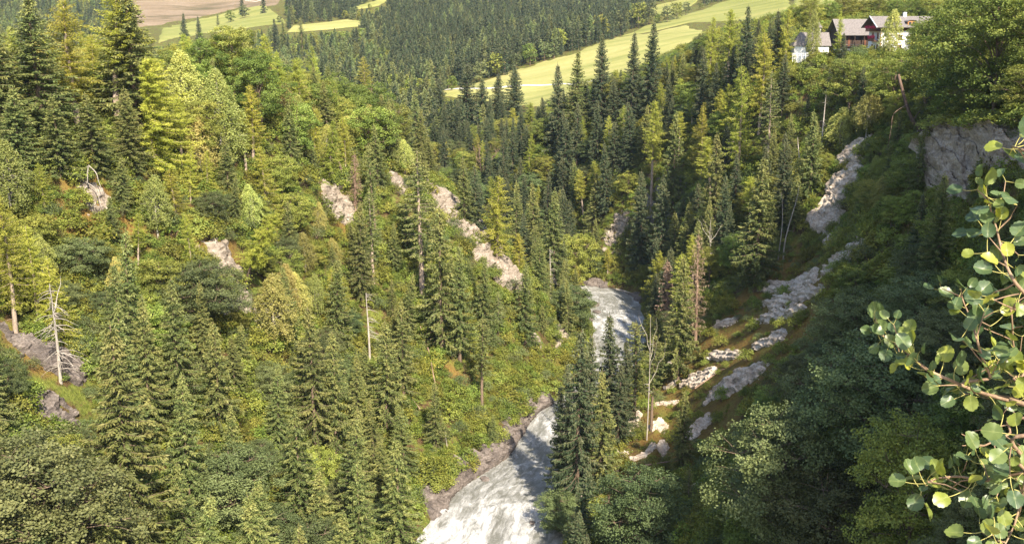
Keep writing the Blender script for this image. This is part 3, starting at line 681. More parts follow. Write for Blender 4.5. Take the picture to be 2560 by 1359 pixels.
RIM = []
def cliff():
    """the bare cliff under the big broadleaf trees at the right"""
    pts = [hit(u, v) for u, v in ((2290, 480), (2350, 470), (2420, 465), (2500, 440), (2600, 400))]
    top = [(2290, 372), (2350, 345), (2420, 328), (2500, 322), (2600, 318)]
    b = np.array(pts); tz = []
    for p, (u, v) in zip(b, top): tz.append(W(u, v, p[1] + 3.0)[2])
    tz = np.array(tz) + .2; seg = np.r_[0, np.cumsum(np.linalg.norm(np.diff(b[:, :2], axis=0), axis=1))]
    s = np.arange(0, seg[-1], .22); bx, by, bz, tzz = (np.interp(s, seg, k) for k in (b[:, 0], b[:, 1], b[:, 2], tz))
    tzz = tzz + 1.6*fbm(s/4.5, 0*s, 5.5, 3)
    for ss in np.linspace(.06, .98, 13):
        i = int(ss*(len(s)-1)); RIM.append(np.array([bx[i] + rng.normal(0, .3), by[i] + .34*(tzz[i]-bz[i]) + .3 + rng.uniform(-.9, .8), tzz[i] + .3]))
    t = np.linspace(-.35, 1.12, 60); S, T = np.meshgrid(s, t, indexing='ij')
    k = T*(tzz - bz)[:, None]; X = np.repeat(bx[:, None], 60, 1); Y = by[:, None] + .34*k + np.where(T > 1, (T-1)*28, 0); Z = bz[:, None] + np.where(T > 1, (tzz-bz)[:, None] + (T-1)*4, k)
    Pw = np.stack([X, Y, Z], -1)
    out = np.array([-.45, -.85, .25])
    fall = 1 - smooth(.80, 1.0, np.abs(2*(S/seg[-1]) - 1.0)) * (S < seg[-1]/2)
    big = 2.4*fbm(S/6 + Z/7, Z/4, 3.3, 3) + 1.1*np.maximum(0, 1 - np.abs((S - .42*seg[-1] + .35*(Z-60)))/1.6)
    d = (1.0 + big + rock_relief(Pw, np.array([.80, -.1, .60]), 1.9, .95, 4.2, .3))*fall - 2.5*(1-fall)
    Pw = Pw + out*d[..., None]; c = Pw.reshape(-1, 3).mean(0)
    o = link('cliff', mesh_from('cliff', (Pw - c).reshape(-1, 3), grid_faces(*S.shape), [M_CLIFF]), None, c)
    tag(o, 'tall bare grey beige cliff below the big broadleaf trees at the right', 'cliff')
    ROCKPOLY.append(np.array([(2310, 345), (2560, 325), (2560, 400), (2470, 480), (2390, 490), (2330, 440)]))

def bank_rocks():
    """rock slabs along the water on the outer bank"""
    C2 = catmull(RIV, 60); tx, ty = np.gradient(C2[:, 0]), np.gradient(C2[:, 1]); l = np.hypot(tx, ty); nx_, ny_ = -ty/l, tx/l   # to the left of the flow line
    ex, ey = C2[:, 0] + nx_*C2[:, 2], C2[:, 1] + ny_*C2[:, 2]
    eu, ev, _ = proj(np.c_[ex, ey, 0*ex])
    spans = [(1300, 1213, 'dark slanting rock slabs at the waterline of the nearest left bank'), (1213, 1150, 'low brown rock slabs at the waterline below the grassy spur'),
             (1150, 1080, 'pale folded rock slab stepping into the river at the left bank'), (1080, 1012, 'dark wet rock band under the green slope at the river bend')]
    for i, (va, vb, lab) in enumerate(spans):
        k = np.nonzero((ev <= va + 4) & (ev > vb - 4) & (C2[:, 1] > 120) & (C2[:, 1] < 240))[0]
        s = np.linspace(0, 1, int(len(k)*3) + 30); kk = np.linspace(k[0], k[-1], len(s))
        I = lambda a: np.interp(kk, np.arange(len(a)), a)
        t = np.linspace(-.8, 4.2, 30); S, T = np.meshgrid(kk, t, indexing='ij')
        wv = .95 + .9*fbm(S/7, 0*S + i, 2.2, 3)
        X = I(ex)[:, None] + I(nx_)[:, None]*T*wv; Y = I(ey)[:, None] + I(ny_)[:, None]*T*wv
        Z = zt(X, Y); Pw = np.stack([X, Y, Z], -1)
        end = smooth(0, .06, (S-kk[0])/(kk[-1]-kk[0])) * smooth(1, .94, (S-kk[0])/(kk[-1]-kk[0]))
        e = smooth(-.8, .3, T)*smooth(4.2, 3.0, T + .8*fbm(S/6, T, 4, 2))*end
        d = .7*e - .9*(1-e) + e*rock_relief(Pw, np.array([.55, .5, .65]), .9, .7, 2.2 + i)
        n = grad(X, Y); Pw = Pw + n*d[..., None]; Pw[..., 2] += .25*e; c = Pw.reshape(-1, 3).mean(0)
        o = link('bank_rock', mesh_from('bank_rock', (Pw - c).reshape(-1, 3), grid_faces(*S.shape), [M_BANK]), None, c)
        tag(o, lab, 'bank rock')

def boulder(u, v, r, label, m=M_BANK, seed=0, flat=.6, group=None):
    p = hit(u, v); 
    if p is None: return
    bm_r = np.random.default_rng(seed)
    th = np.linspace(0, math.pi, 13); ph = np.linspace(0, 2*math.pi, 19)[:-1]
    TH, PH = np.meshgrid(th, ph, indexing='ij'); D = np.stack([np.sin(TH)*np.cos(PH), np.sin(TH)*np.sin(PH), np.cos(TH)], -1)
    k = 1 + .38*np.round(3*fbm(D[..., 0]*1.3 + seed, D[..., 1]*1.3, D[..., 2]*1.3, 2))/3 + .22*fbm(D[..., 0]*3, D[..., 1]*3 + seed, D[..., 2]*3, 2)
    V = D*k[..., None]*r*np.array([1.2, .9, flat]); n, c = TH.shape
    ix = np.arange(n*c).reshape(n, c); F = np.stack([ix[:-1], np.roll(ix, -1, 1)[:-1], np.roll(ix, -1, 1)[1:], ix[1:]], -1).reshape(-1, 4)[:, ::-1]
    o = link('boulder', mesh_from('boulder', V.reshape(-1, 3), F, [m]), None, (p[0], p[1], max(p[2], 0.0) + r*flat*.35))
    o.rotation_euler.z = bm_r.uniform(0, 6.28)
    tag(o, label, 'boulder', group)
build_rocks(); cliff(); bank_rocks()
for i, (u, v, r, lab) in enumerate([
    (1484, 772, 1.5, 'brown boulder at the left edge of the upper river reach'), (1492, 792, 1.0, 'smaller boulder just below the brown one at the upper river reach'),
    (1476, 800, .9, 'boulder half under bushes on the left edge of the upper reach'), (1508, 722, 1.3, 'boulder at the top of the visible upper reach'),
    (1245, 1150, .7, 'stone in the water at the brown slabs of the left bank'), (1330, 1330, .5, 'dark stone breaking the white water at the bottom right of the river'),
    (1355, 1328, .4, 'small dark stone beside the one breaking the white water'), (1212, 1212, .8, 'dark stone where the nearest left bank bends')]):
    boulder(u, v, r, lab, seed=i + 3)
# gravel point on the right of the upper reach, with a stranded log
outcrop(1600, 748, 1525, 735, 4.5, .8, 'dark gravel and rock point at the right of the upper river reach', M_BANK, seed=77.1, strata=(.2, .3, .9), sp=.8, amp=.3, cat='gravel bar')
outcrop(1510, 708, 1470, 706, 3.0, .7, 'grey rock bank at the far end of the visible river', M_BANK, seed=78.1, sp=.8, amp=.35)
# ------------------------------------------------------------------ placing trees
NAMES = {'broad_back': ('broadleaf_tree', 'broadleaf tree'), 'spruce': ('spruce_tree', 'spruce tree'), 'spruce_dark': ('spruce_tree', 'spruce tree'), 'spruce_thin': ('spruce_tree', 'spruce tree'),
         'larch': ('larch_tree', 'larch tree'), 'larch_swept': ('larch_tree', 'larch tree'), 'larch_lean': ('larch_tree', 'larch tree'),
         'broad': ('broadleaf_tree', 'broadleaf tree'), 'broad_big': ('broadleaf_tree', 'broadleaf tree'), 'birch': ('birch_tree', 'birch tree'), 'birch_weep': ('birch_tree', 'birch tree'),
         'alder': ('alder_tree', 'alder tree'), 'shrub': ('shrub', 'shrub'), 'shrub_grey': ('shrub', 'shrub'), 'shrub_green': ('shrub', 'shrub'),
         'dead_spruce': ('dead_spruce', 'dead tree')}
COUNT = {}
LAND = []        # landmarks (u, v, noun phrase) that labels may refer to
PLACED = []      # (x, y, crown radius)
def plant(kind, var, p, H, wf=1.0, rz=None, label=None, group=None, tilt=(0, 0)):
    pH, parts = PROTO[kind][var % len(PROTO[kind])]
    name, cat = NAMES.get(kind, ('dead_tree', 'dead tree'))
    COUNT[name] = COUNT.get(name, 0) + 1
    k = H/pH; kx = k**.85*wf*(1.04 if kind in ('spruce', 'spruce_dark') else 1.12)
    rt = link(name, None, None, (p[0], p[1], p[2] - .25))
    rt.rotation_euler = (tilt[0], tilt[1], rng.uniform(0, 6.28) if rz is None else rz); rt.scale = (kx, kx, k)
    tag(rt, label, cat, group)
    for n, me in parts: link(n, me, rt)
    return rt
RIMLAB = ['first', 'second', 'third', 'fourth', 'fifth', 'sixth', 'seventh', 'eighth', 'ninth', 'tenth', 'eleventh', 'twelfth', 'thirteenth']

def height_for(p, vtop):
    lo, hi = 0.5, 60.
    for _ in range(30):
        m = (lo+hi)/2; v = proj(p + np.array([0, 0, m]))[1]
        if v > vtop: lo = m
        else: hi = m
    return (lo+hi)/2

# kind, variant, u of the base, v of the top, v of the base, width factor, label, rotation (None: any)
HERO = [
 ('spruce',0,112,-14,345,1.75,'tall spruce with golden lit branch tips at the far left end of the crest',None),
 ('larch',0,196,-4,330,1.5,'bright yellow green larch with rounded head between two tall spruces on the left crest',None),
 ('larch',2,298,-22,325,1.7,'bright larch with long pale bare lower trunk just right of the round headed larch',None),
 ('spruce',0,350,-40,350,1.7,'big brownish spruce at the right end of the row of tall crest conifers',None),
 ('larch_swept',0,384,140,425,1.5,'pale larch with straight bare trunk and foliage swept to the right',0.0),
 ('spruce',2,10,20,360,1.6,'spruce cut by the left picture edge beside the far left crest spruce',None),
 ('spruce',1,55,215,455,1.7,'broad drooping spruce below the far left crest spruce',None),
 ('spruce',2,150,235,440,1.6,'bushy spruce below the round headed larch',None),
 ('spruce',2,235,230,430,1.6,'shady spruce between the feet of the two bright crest larches',None),
 ('spruce',0,330,215,440,1.4,'shady spruce left of the swept larch trunk',None),
 ('larch',1,440,420,560,1.5,'hanging yellow larch below the swept larch',None),
 ('birch',0,470,120,345,1.2,'pale birch with thin white trunk on the left crest right of the swept larch',None),
 ('birch_weep',0,556,165,425,1.15,'big weeping birch with long hanging pale strands on the left crest',None),
 ('broad_big',0,655,108,335,1.0,'large full green broadleaf tree on the left crest right of the weeping birch',None),
 ('broad',1,588,52,255,1.15,'sunny yellow green broadleaf tree rising behind the weeping birch',None),
 ('broad',0,520,80,250,1.0,'bright green broadleaf tree behind the crest left of the sunny yellow green one',None),
 ('spruce_dark',2,466,32,140,1.1,'small dark spruce standing against the cleared hillside left end of the crest gap',None),
 ('spruce_dark',0,503,40,150,1.0,'second small dark spruce standing against the cleared hillside',None),
 ('spruce_dark',1,690,46,170,1.1,'dark spruce tip poking up behind the large full green crown',None),
 ('spruce',3,712,52,170,1.0,'brownish spruce tip beside the dark one behind the large full green crown',None),
 ('spruce_thin',1,757,45,175,1.0,'narrow spruce with bright top in front of the yellow far meadow',None),
 ('larch',1,787,112,250,1.35,'round soft larch on the crest right of the large full green crown',None),
 ('birch',1,752,190,332,1.2,'birch with forked white trunk below the round soft larch',None),
 ('broad',2,838,235,335,1.2,'grey green bushy broadleaf tree left of the bent larch',None),
 ('larch',1,916,140,318,1.35,'larch with bent top on the skyline at the right end of the left crest',None),
 ('spruce',3,977,250,425,1.0,'narrow spruce left of the one on the spur skyline above the grey rock face',None),
 ('spruce',2,1042,222,420,1.15,'shaggy spruce on the spur skyline with the wooded valley right behind',None),
 ('birch',1,1012,345,432,1.0,'little leaning yellow birch at the top of the spur crest',None),
 ('spruce_thin',0,1055,372,802,1.25,'very tall thin spruce with sparse whorls and long pale trunk on the spur',None),
 ('spruce',3,1105,520,885,1.05,'feathery spruce directly right of the very tall thin spruce',None),
 ('spruce',1,1150,610,905,1.0,'spruce in front of the pale slanting slab on the spur',None),
 ('spruce',2,1212,640,860,.9,'short spruce below the brown tufted lower rock slab',None),
 ('spruce',1,906,505,765,1.05,'tall spruce behind the white snag with hanging dead branches',None),
 ('larch_lean',0,610,532,738,1.1,'leaning larch rooted on a grey slab in the middle of the sunny slope',0.0),
 ('larch',0,40,480,836,1.05,'thinly clad larch with bent grey trunk at the left edge',None),
 ('larch',1,150,640,862,1.25,'bushy yellow green larch right of the bare trunked one at the left edge',None),
 ('larch',1,95,560,800,1.1,'pale airy larch between the two larches at the left edge',None),
 ('spruce',0,455,690,1085,1.0,'dense spruce with visible grey lower trunk left of centre in the lower left',None),
 ('spruce',0,336,806,1410,1.25,'largest foreground spruce with layered golden green boughs in the lower left',None),
 ('spruce',3,550,800,1090,1.1,'spruce half behind the dense one with the grey lower trunk',None),
 ('spruce',1,790,762,1140,1.1,'tall pointed spruce with orange cones at its tip right of the left slope centre',None),
 ('spruce',3,842,826,1160,.95,'second pointed spruce touching the one with orange cones on its right',None),
 ('spruce',2,752,1008,1345,1.2,'broad low spruce in the foreground left of the river',None),
 ('spruce',2,592,1008,1240,1.0,'short spruce between two large foreground spruces in the lower left',None),
 ('spruce',1,470,1150,1440,1.05,'foreground spruce loaded with brown cones at the bottom edge',None),
 ('spruce',2,998,1088,1420,1.1,'spruce with orange lit tip at the bottom edge beside the white river',None),
 ('spruce',3,905,1148,1440,1.0,'spruce at the bottom edge left of the one with the orange lit tip',None),
 ('spruce',3,968,800,1082,1.15,'spruce on the lower spur right of the white snag',None),
 ('spruce',1,1010,745,1000,1.0,'narrow spruce right behind the lower spur spruce and left of the pale tall trunk',None),
 ('spruce_thin',1,1205,790,1022,1.1,'brownish thinning spruce alone above the river bank',None),
 ('spruce',2,1312,655,862,1.1,'bushy dark spruce just below the end of the spur crest slab',None),
 ('spruce',3,1090,950,1130,.9,'young spruce low on the grassy part of the spur',None),
 ('alder',0,128,1075,1470,1.25,'large grey green alder filling the bottom left corner',None),
 ('alder',0,500,640,830,1.3,'silvery willow like alder in the middle of the left slope',None),
 ('birch',0,690,680,885,1.2,'fresh light green birch below the leaning larch',None),
 ('alder',1,575,1110,1330,1.2,'grey green alder between the foreground spruces of the lower left',None),
 ('alder',1,765,1292,1480,1.2,'silvery alder at the bottom edge below the broad low spruce',None),
 ('alder',1,205,580,700,1.3,'grey green rounded alder above the bushy yellow green larch',None),
 ('spruce',2,1160,392,570,1.0,'leftmost spruce of the thicket behind the spur crest',None),
 ('spruce_dark',2,1190,410,590,1.0,'spruce second from the left in the thicket behind the spur crest',None),
 ('larch',1,1245,436,662,1.3,'bright green larch with straight trunk behind the pale slanting slab',None),
 ('spruce',3,1290,452,640,1.0,'spruce just right of the bright green larch behind the spur',None),
 ('spruce',2,1332,455,650,1.05,'spruce in the middle of the thicket behind the spur crest',None),
 ('spruce',0,1385,472,725,1.05,'tallest spruce at the right end of the thicket behind the spur',None),
 ('larch',0,1296,580,686,1.2,'small larch with bare trunk at the lower end of the crest slab',None),
 ('spruce_thin',1,1338,560,692,1.0,'thin conifer with long bare trunk between the crest slab and the river bend',None),
 ('broad',2,1440,580,725,1.05,'round green broadleaf tree overhanging the upper river reach from the left',None),
 ('alder',1,1432,700,835,1.0,'grey green alder at the river bend under the overhanging broadleaf tree',None),
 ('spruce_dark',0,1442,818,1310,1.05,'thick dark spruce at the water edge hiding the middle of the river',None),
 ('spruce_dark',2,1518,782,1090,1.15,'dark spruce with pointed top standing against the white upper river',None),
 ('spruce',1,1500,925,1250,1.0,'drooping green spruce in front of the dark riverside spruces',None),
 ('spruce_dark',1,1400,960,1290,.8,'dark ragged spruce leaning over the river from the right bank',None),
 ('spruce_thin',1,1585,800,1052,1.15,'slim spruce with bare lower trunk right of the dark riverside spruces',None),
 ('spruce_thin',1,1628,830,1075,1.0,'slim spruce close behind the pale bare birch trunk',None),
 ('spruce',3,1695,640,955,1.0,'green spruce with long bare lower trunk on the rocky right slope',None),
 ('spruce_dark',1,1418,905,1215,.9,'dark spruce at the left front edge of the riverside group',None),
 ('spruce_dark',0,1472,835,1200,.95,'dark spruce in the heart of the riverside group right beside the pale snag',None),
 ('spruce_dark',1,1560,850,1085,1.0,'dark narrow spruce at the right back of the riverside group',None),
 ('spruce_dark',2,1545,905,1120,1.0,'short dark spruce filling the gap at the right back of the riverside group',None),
 ('spruce',3,1640,770,960,1.0,'green spruce at the river bend left of the brown dead spruces',None),
 ('alder',1,1405,1215,1345,1.0,'alder bush hanging over the white water at the bottom right bank',None),
 ('spruce',3,1703,975,1185,1.0,'young spruce beside the fallen trunk on the lower right slope',None),
 ('alder',1,1592,1160,1420,1.0,'pale thin alder at the bottom edge right of the riverside spruces',None),
 ('spruce_dark',0,1502,82,400,1.05,'tall dark shaggy spruce left in the row standing before the yellow meadow',None),
 ('spruce_dark',0,1578,78,470,1.0,'tall dark shaggy spruce in the middle of the row before the yellow meadow',None),
 ('spruce_dark',1,1625,54,300,1.05,'tall dark spruce right in the row before the yellow meadow',None),
 ('spruce',1,1440,125,425,1.2,'grey green spruce left of the dark row before the meadow',None),
 ('spruce_dark',2,1395,160,400,1.1,'shorter spruce at the left foot of the meadow row',None),
 ('spruce_dark',2,1170,160,335,1.7,'broad dark spruce in the valley middle left of the meadow',None),
 ('spruce_dark',1,1208,196,325,1.7,'dark spruce close right of the broad one in the valley middle',None),
 ('spruce_dark',0,1286,160,305,1.7,'tiered spruce standing in front of the lower yellow meadow',None),
 ('spruce_dark',2,1248,182,300,1.7,'spruce left of the tiered one before the lower yellow meadow',None),
 ('spruce_dark',2,1100,195,330,1.7,'spruce in the valley just right of the spur skyline',None),
 ('broad',0,1110,262,345,1.2,'round pale green broadleaf tree among dark spruces in the valley middle',None),
 ('larch',2,1628,250,565,.95,'dark green larch with drooping boughs in the middle of the right wooded slope',None),
 ('larch',1,1752,262,465,1.0,'yellow larch with visible trunk in the middle of the right wooded slope',None),
 ('larch',0,1840,162,500,1.0,'tall light green larch right of the yellow one',None),
 ('larch',0,1897,80,335,1.1,'tall yellow larch high on the right slope below the chapel',None),
 ('larch',2,1818,22,250,1.1,'larch with bare trunk on the right skyline against the meadow',None),
 ('larch',1,1772,40,230,1.0,'loose larch at the top of the right slope right before the meadow',None),
 ('spruce_dark',1,1858,12,240,.95,'dark pointed spruce on the right skyline before the green meadow',None),
 ('spruce_dark',2,1935,24,200,1.05,'dark spruce between yellow larch and chapel',None),
 ('larch',1,1962,20,190,1.0,'pale larch leaning on the dark spruce left of the chapel',None),
 ('spruce',1,1680,280,645,1.0,'brownish spruce with pale trunk in the middle of the right wooded slope',None),
 ('spruce_dark',0,1600,425,705,1.05,'dark spruce above the upper river reach',None),
 ('spruce_dark',1,1648,440,705,1.0,'dark spruce with visible trunk right of the one above the upper river',None),
 ('spruce',1,1783,330,625,1.0,'slender spruce above the two brown dead spruces',None),
 ('spruce',2,1888,388,728,1.25,'large spruce with golden tipped boughs left of the right rock rib',None),
 ('spruce_thin',0,1918,176,432,1.0,'tall spruce with long reddish bare trunk on the right slope',None),
 ('birch',1,2100,265,372,1.3,'yellowing birch on top of the right rock rib',None),
 ('birch',0,2165,215,345,1.3,'second larger yellow green birch right of the one on the rock rib top',None),
 ('birch',1,1998,392,505,1.2,'yellow green birch on the left flank of the right rock rib',None),
 ('broad',1,2118,128,300,1.15,'pale green broadleaf tree below the barn',None),
 ('broad',0,2225,128,290,1.2,'yellow green bushy broadleaf tree below the white farmhouse',None),
 ('birch',1,2030,20,156,.55,'slim pale tree in front of the chapel roof',None),
 ('larch',1,2092,24,156,.7,'slim tree between chapel and barn',None),
 ('spruce_dark',2,2105,80,165,1.1,'dark spruce at the right corner of the chapel',None),
 ('birch',1,2224,20,150,.85,'slim tree in front of the white farmhouse wall',None),
 ('broad_big',0,2370,-45,330,.95,'big dark broadleaf tree left above the bare cliff',None),
 ('broad_big',0,2478,-80,330,1.05,'biggest broadleaf tree above the cliff in the top right corner',None),
 ('broad',1,2432,170,332,1.2,'yellowish broadleaf bush tree at the cliff edge under the big crowns',None),
 ('broad',1,2555,150,330,1.2,'broadleaf tree above the cliff at the right picture edge',None),
 ('spruce_dark',1,2322,60,325,.9,'dark spruce at the left of the big crowns above the cliff',None),
 ('spruce',0,2335,430,735,1.0,'shaded spruce below the cliff on the right slope',None),
 ('spruce_dark',2,2285,480,700,.9,'narrow shaded spruce left of the one below the cliff',None),
 ('alder',0,2135,720,930,1.1,'shaded alder in the middle of the dark lower right slope',None),
 ('alder',0,2300,680,900,1.2,'shaded grey green alder left of the aspen branches',None),
 ('alder',0,1955,1010,1400,.95,'large shaded alder in the lower right with the white ledges at its left',None),
 ('alder',1,2075,880,1150,.95,'dark alder behind the large shaded one in the lower right',None),
 ('alder',0,2200,830,1200,1.1,'dark alder left of the lowest aspen branch',None),
 ('broad_big',0,2260,1010,1480,.85,'lush dark broadleaf tree at the bottom right below the aspen branches',None),
 ('alder',1,2070,1150,1450,1.1,'dark alder at the bottom edge left of the lush broadleaf tree',None),
 ('broad_back',0,1985,8,72,1.0,'dark broadleaf tree standing behind the farm buildings, leftmost of its row',None),
 ('broad_back',1,2025,-14,70,1.0,'dark broadleaf tree standing behind the farm buildings, second from the left of its row',None),
 ('broad_back',0,2072,-4,62,1.0,'dark broadleaf tree standing behind the farm buildings, third from the left of its row',None),
 ('broad_back',1,2110,-22,55,1.0,'dark broadleaf tree standing behind the farm buildings, fourth from the left of its row',None),
 ('broad_back',0,2150,-12,48,1.0,'dark broadleaf tree standing behind the farm buildings, fifth from the left of its row',None),
 ('broad_back',1,2196,-18,46,1.0,'dark broadleaf tree standing behind the farm buildings, sixth from the left of its row',None),
 ('broad_back',0,2240,-8,46,1.0,'dark broadleaf tree standing behind the farm buildings, seventh from the left of its row',None),
 ('broad_back',1,2290,-16,60,1.0,'dark broadleaf tree standing behind the farm buildings, eighth from the left of its row',None),
 ('broad_back',0,2330,-20,80,1.0,'dark broadleaf tree standing behind the farm buildings, rightmost of its row',None),
 ('dead_spruce',0,889,382,525,1.1,'rusty brown dead spruce beside the crumbly rock scar',None),
 ('dead_spruce',0,1664,648,855,1.2,'left one of two brown dead spruces at the right slope foot',None),
 ('dead_spruce',0,1738,582,862,.9,'right taller one of two brown dead spruces at the right slope foot',None),
 ('snag',0,925,728,925,1.0,'white snag with dead branches hanging to the right on the spur flank',0.0),
 ('snag_tall',0,1478,838,1125,1.0,'pale bare snag rising out of the dark riverside spruces',None),
 ('snag_fork',0,1617,788,1100,.55,'pale thin bare birch with forked top right of the riverside spruces',None),
 ('snag_fork',0,1776,540,695,1.0,'forked bare dead tree behind the two brown dead spruces',None),
 ('snag_spike',0,2003,340,455,1.1,'short white leaning spike of a dead trunk left of the right rock rib',0.0),
 ('snag_curved',0,1958,460,655,1.0,'curved bare pale trunk at the left foot of the right rock rib',0.0),
 ('snag_curved',0,1945,482,650,.8,'thinner bare trunk close left of the curved one',1.5),
 ('snag_tall',0,2054,222,372,1.5,'bare brown larch skeleton above the white leaning spike',None),
 ('brushwood',0,1207,340,448,1.1,'leafless brushy grey tree in the shaded valley middle',None),
 ('brushwood',0,1172,270,330,1.0,'leafless twiggy tree above the brushy one in the valley middle',2.0),
 ('snag_tangle',0,152,705,955,1.0,'tangled dead larch with many grey branches at the mossy ledge',None),
 ('snag',0,1375,620,770,1.0,'hanging branched snag at the lower end of the spur crest',.4),
 ('snag_curved',0,1447,1175,1295,.8,'thin bare trunk at the foot of the riverside spruces',.5),
 ('snag_spike',0,1120,1070,1130,.9,'short pale broken trunk in the grass above the left bank',0.6),
]
def heroes():
    for kind, var, u, vt, vb, wf, label, rz in HERO:
        p = hit(u, vb) if kind != 'broad_back' else hit(u, vb, 318)
        if kind == 'broad_back': kind = 'broad_big' if var else 'broad'
        if p is None: print('NO HIT', label); continue
        H = height_for(p, vt); v2 = vb
        while H > 33 and v2 > vt + 60:      # the foot is hidden in the photograph: it stands farther up the slope
            v2 -= 8; q = hit(u, v2)
            if q is not None: p = q; H = height_for(p, vt)
        pH = PROTO[kind][var % len(PROTO[kind])][0]
        if H > 36 or H < 2: print('ODD H', round(H, 1), label, p.round(1))
        plant(kind, var, p, H, wf, rz, label)
        PLACED.append((p[0], p[1], .10*H + 1.2))
        if vt < 1359: LAND.append((u, (max(vt, 0) + min(vb, 1359))/2, label))
heroes()
for i_, p_ in enumerate(RIM):
    plant(('shrub_green', 'shrub', 'shrub_green')[i_ % 3], i_, p_, 2.0 + 1.3*((i_*7) % 5)/5, 1.15, None, f'{RIMLAB[i_]} shrub from the left hanging over the cliff rim', 'shrubs hanging over the cliff rim')

# --- keep-clear raster of the photograph (what must stay in view) -----------------------
CELL = 5.0
KEEP = np.zeros((272, 512), bool)
def keep(poly):
    poly = np.asarray(poly, float)
    vv, uu = np.mgrid[0:272, 0:512]; uu = uu*CELL + 2.5; vv = vv*CELL + 2.5; ins = np.zeros(uu.shape, bool)
    for i in range(len(poly)):
        (x1, y1), (x2, y2) = poly[i], poly[i-1]
        if y1 == y2: continue
        ins ^= ((y1 > vv) != (y2 > vv)) & (uu < (x2-x1)*(vv-y1)/(y2-y1) + x1)
    KEEP[ins] = True
for pl in ROCKPOLY: keep(pl)
keep([(1560,1065),(1650,960),(1770,850),(1890,690),(2060,620),(2110,680),(2060,780),(1985,900),(1890,1000),(1780,1080),(1700,1170),(1560,1230)])
keep([(1072,1359),(1075,1285),(1130,1235),(1210,1205),(1262,1160),(1305,1075),(1392,1005),(1388,1200),(1405,1359)])
keep([(1452,722),(1590,742),(1618,800),(1560,880),(1480,830)])
keep([(1140,236),(1330,158),(1430,128),(1530,92),(1640,55),(1750,20),(1800,0),(1960,0),(1940,40),(1800,70),(1690,90),(1650,160),(1600,190),(1530,160),(1460,140),(1400,235),(1300,245)])
keep([(1985,40),(2060,30),(2170,35),(2275,40),(2275,132),(1985,140)])
keep([(2235,185),(2290,190),(2345,340),(2290,340)])
keep([(540,580),(660,590),(640,740),(590,740)]); keep([(905,730),(960,730),(945,925),(915,925)])
keep([(205,410),(260,410),(270,540),(150,540)])
keep([(1660,880),(1900,880),(1890,1000),(1650,1060)]); keep([(1900,690),(2050,690),(2010,800),(1900,800)])
SKY_L = np.array([(-200,-60),(380,-40),(400,130),(450,40),(500,40),(560,60),(700,60),(760,55),(800,110),(860,190),(930,150),(1000,240),(1060,235),(1100,400),(1180,410),(1300,455),(1400,490),(1480,580),(1560,800)], float)
SKY_R = np.array([(1000,300),(1100,240),(1250,230),(1350,225),(1400,215),(1460,190),(1520,170),(1600,170),(1680,130),(1740,95),(1760,60),(1850,50),(1950,40),(2000,138),(2280,138),(2300,30),(2600,-80)], float)
def overlap(u, vt, vb, w):
    j0, j1 = int(max(vt, 0)/CELL), int(min(vb, 1358)/CELL); n = c = 0
    for j in range(j0, j1 + 1):
        f = (j*CELL - vt)/max(vb - vt, 1); hw = w*min(1, .25 + f*.9)
        a, b = int(max(u - hw, 0)/CELL), int(min(u + hw, 2559)/CELL)
        if b >= a: n += b-a+1; c += KEEP[j, a:b+1].sum()
    return c/max(n, 1)

def zone(side, u, v, Y):
    """(spacing, [(kind, weight, hmin, hmax)], phrase)"""
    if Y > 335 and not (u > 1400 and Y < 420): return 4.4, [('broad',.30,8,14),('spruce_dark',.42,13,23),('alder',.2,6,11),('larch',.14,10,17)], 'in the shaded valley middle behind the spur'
    if side < 0:
        if u > 1090 and v < 760 and Y > 255: return 5.2, [('spruce',.45,11,18),('spruce_dark',.35,10,17),('larch',.2,9,15)], 'in the thicket behind the spur crest'
        if v < 430 and u < 1000: return 4.2, [('larch',.2,11,19),('birch',.22,9,15),('broad',.36,9,15),('spruce',.22,11,20)], 'on the left crest'
        if u > 1040 and v > 880: return 6.5, [('shrub',.6,1.6,3.4),('shrub_green',.3,1.5,3),('spruce',.1,4,8)], 'on the grassy lower flank of the spur'
        if u > 900: return 4.6, [('spruce',.52,10,18),('spruce_thin',.1,13,20),('shrub_green',.16,2,3.6),('shrub',.2,2,4),('alder',.08,4,7)], 'on the spur flank'
        if v > 850: return 4.4, [('spruce',.62,13,22),('alder',.22,6,11),('broad',.12,6,10),('shrub',.08,2,4)], 'in the lower left foreground wood'
        return 3.2, [('broad',.24,5,10),('larch',.20,8,15),('birch',.19,7,12.5),('alder',.12,4,8),('shrub',.08,2.4,4.6),('spruce',.17,8,15)], 'on the sunny left slope'
    if u > 2290 and v < 345: return 5.5, [('broad_big',.5,12,17),('broad',.5,8,13)], 'above the bare cliff'
    if v < 345 and u > 1960: return 5.0, [('broad',.4,6,12),('birch',.25,6,12),('larch',.15,8,13),('spruce_dark',.2,8,14)], 'below the farm buildings'
    if u > 2050 and v < 720: return 3.2, [('shrub',.12,2.4,4),('shrub_green',.16,2.4,4.4),('broad',.36,4.5,8.5),('birch',.10,5,9),('spruce',.26,7,13)], 'on the steep slope between rock rib and cliff'
    if u > 1860 and v > 820 or u > 2100: return 4.8, [('alder',.55,5,10),('broad',.37,5,9),('shrub_grey',.08,2,4)], 'on the dark lower right slope'
    if u > 1560 and v > 690 and Y < 228: return 6.2, [('shrub_green',.35,1.2,2.4),('shrub',.35,1.2,2.6),('spruce_thin',.12,8,13),('alder',.08,3,6),('spruce',.10,4,8)], 'on the rocky lower right slope'
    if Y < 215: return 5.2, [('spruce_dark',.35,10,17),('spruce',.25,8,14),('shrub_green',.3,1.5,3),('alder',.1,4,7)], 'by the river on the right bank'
    return 3.8, [('spruce_dark',.38,14,26),('spruce',.2,13,22),('broad',.2,6,12),('larch',.16,12,20),('alder',.12,5,9)], 'on the wooded right slope'

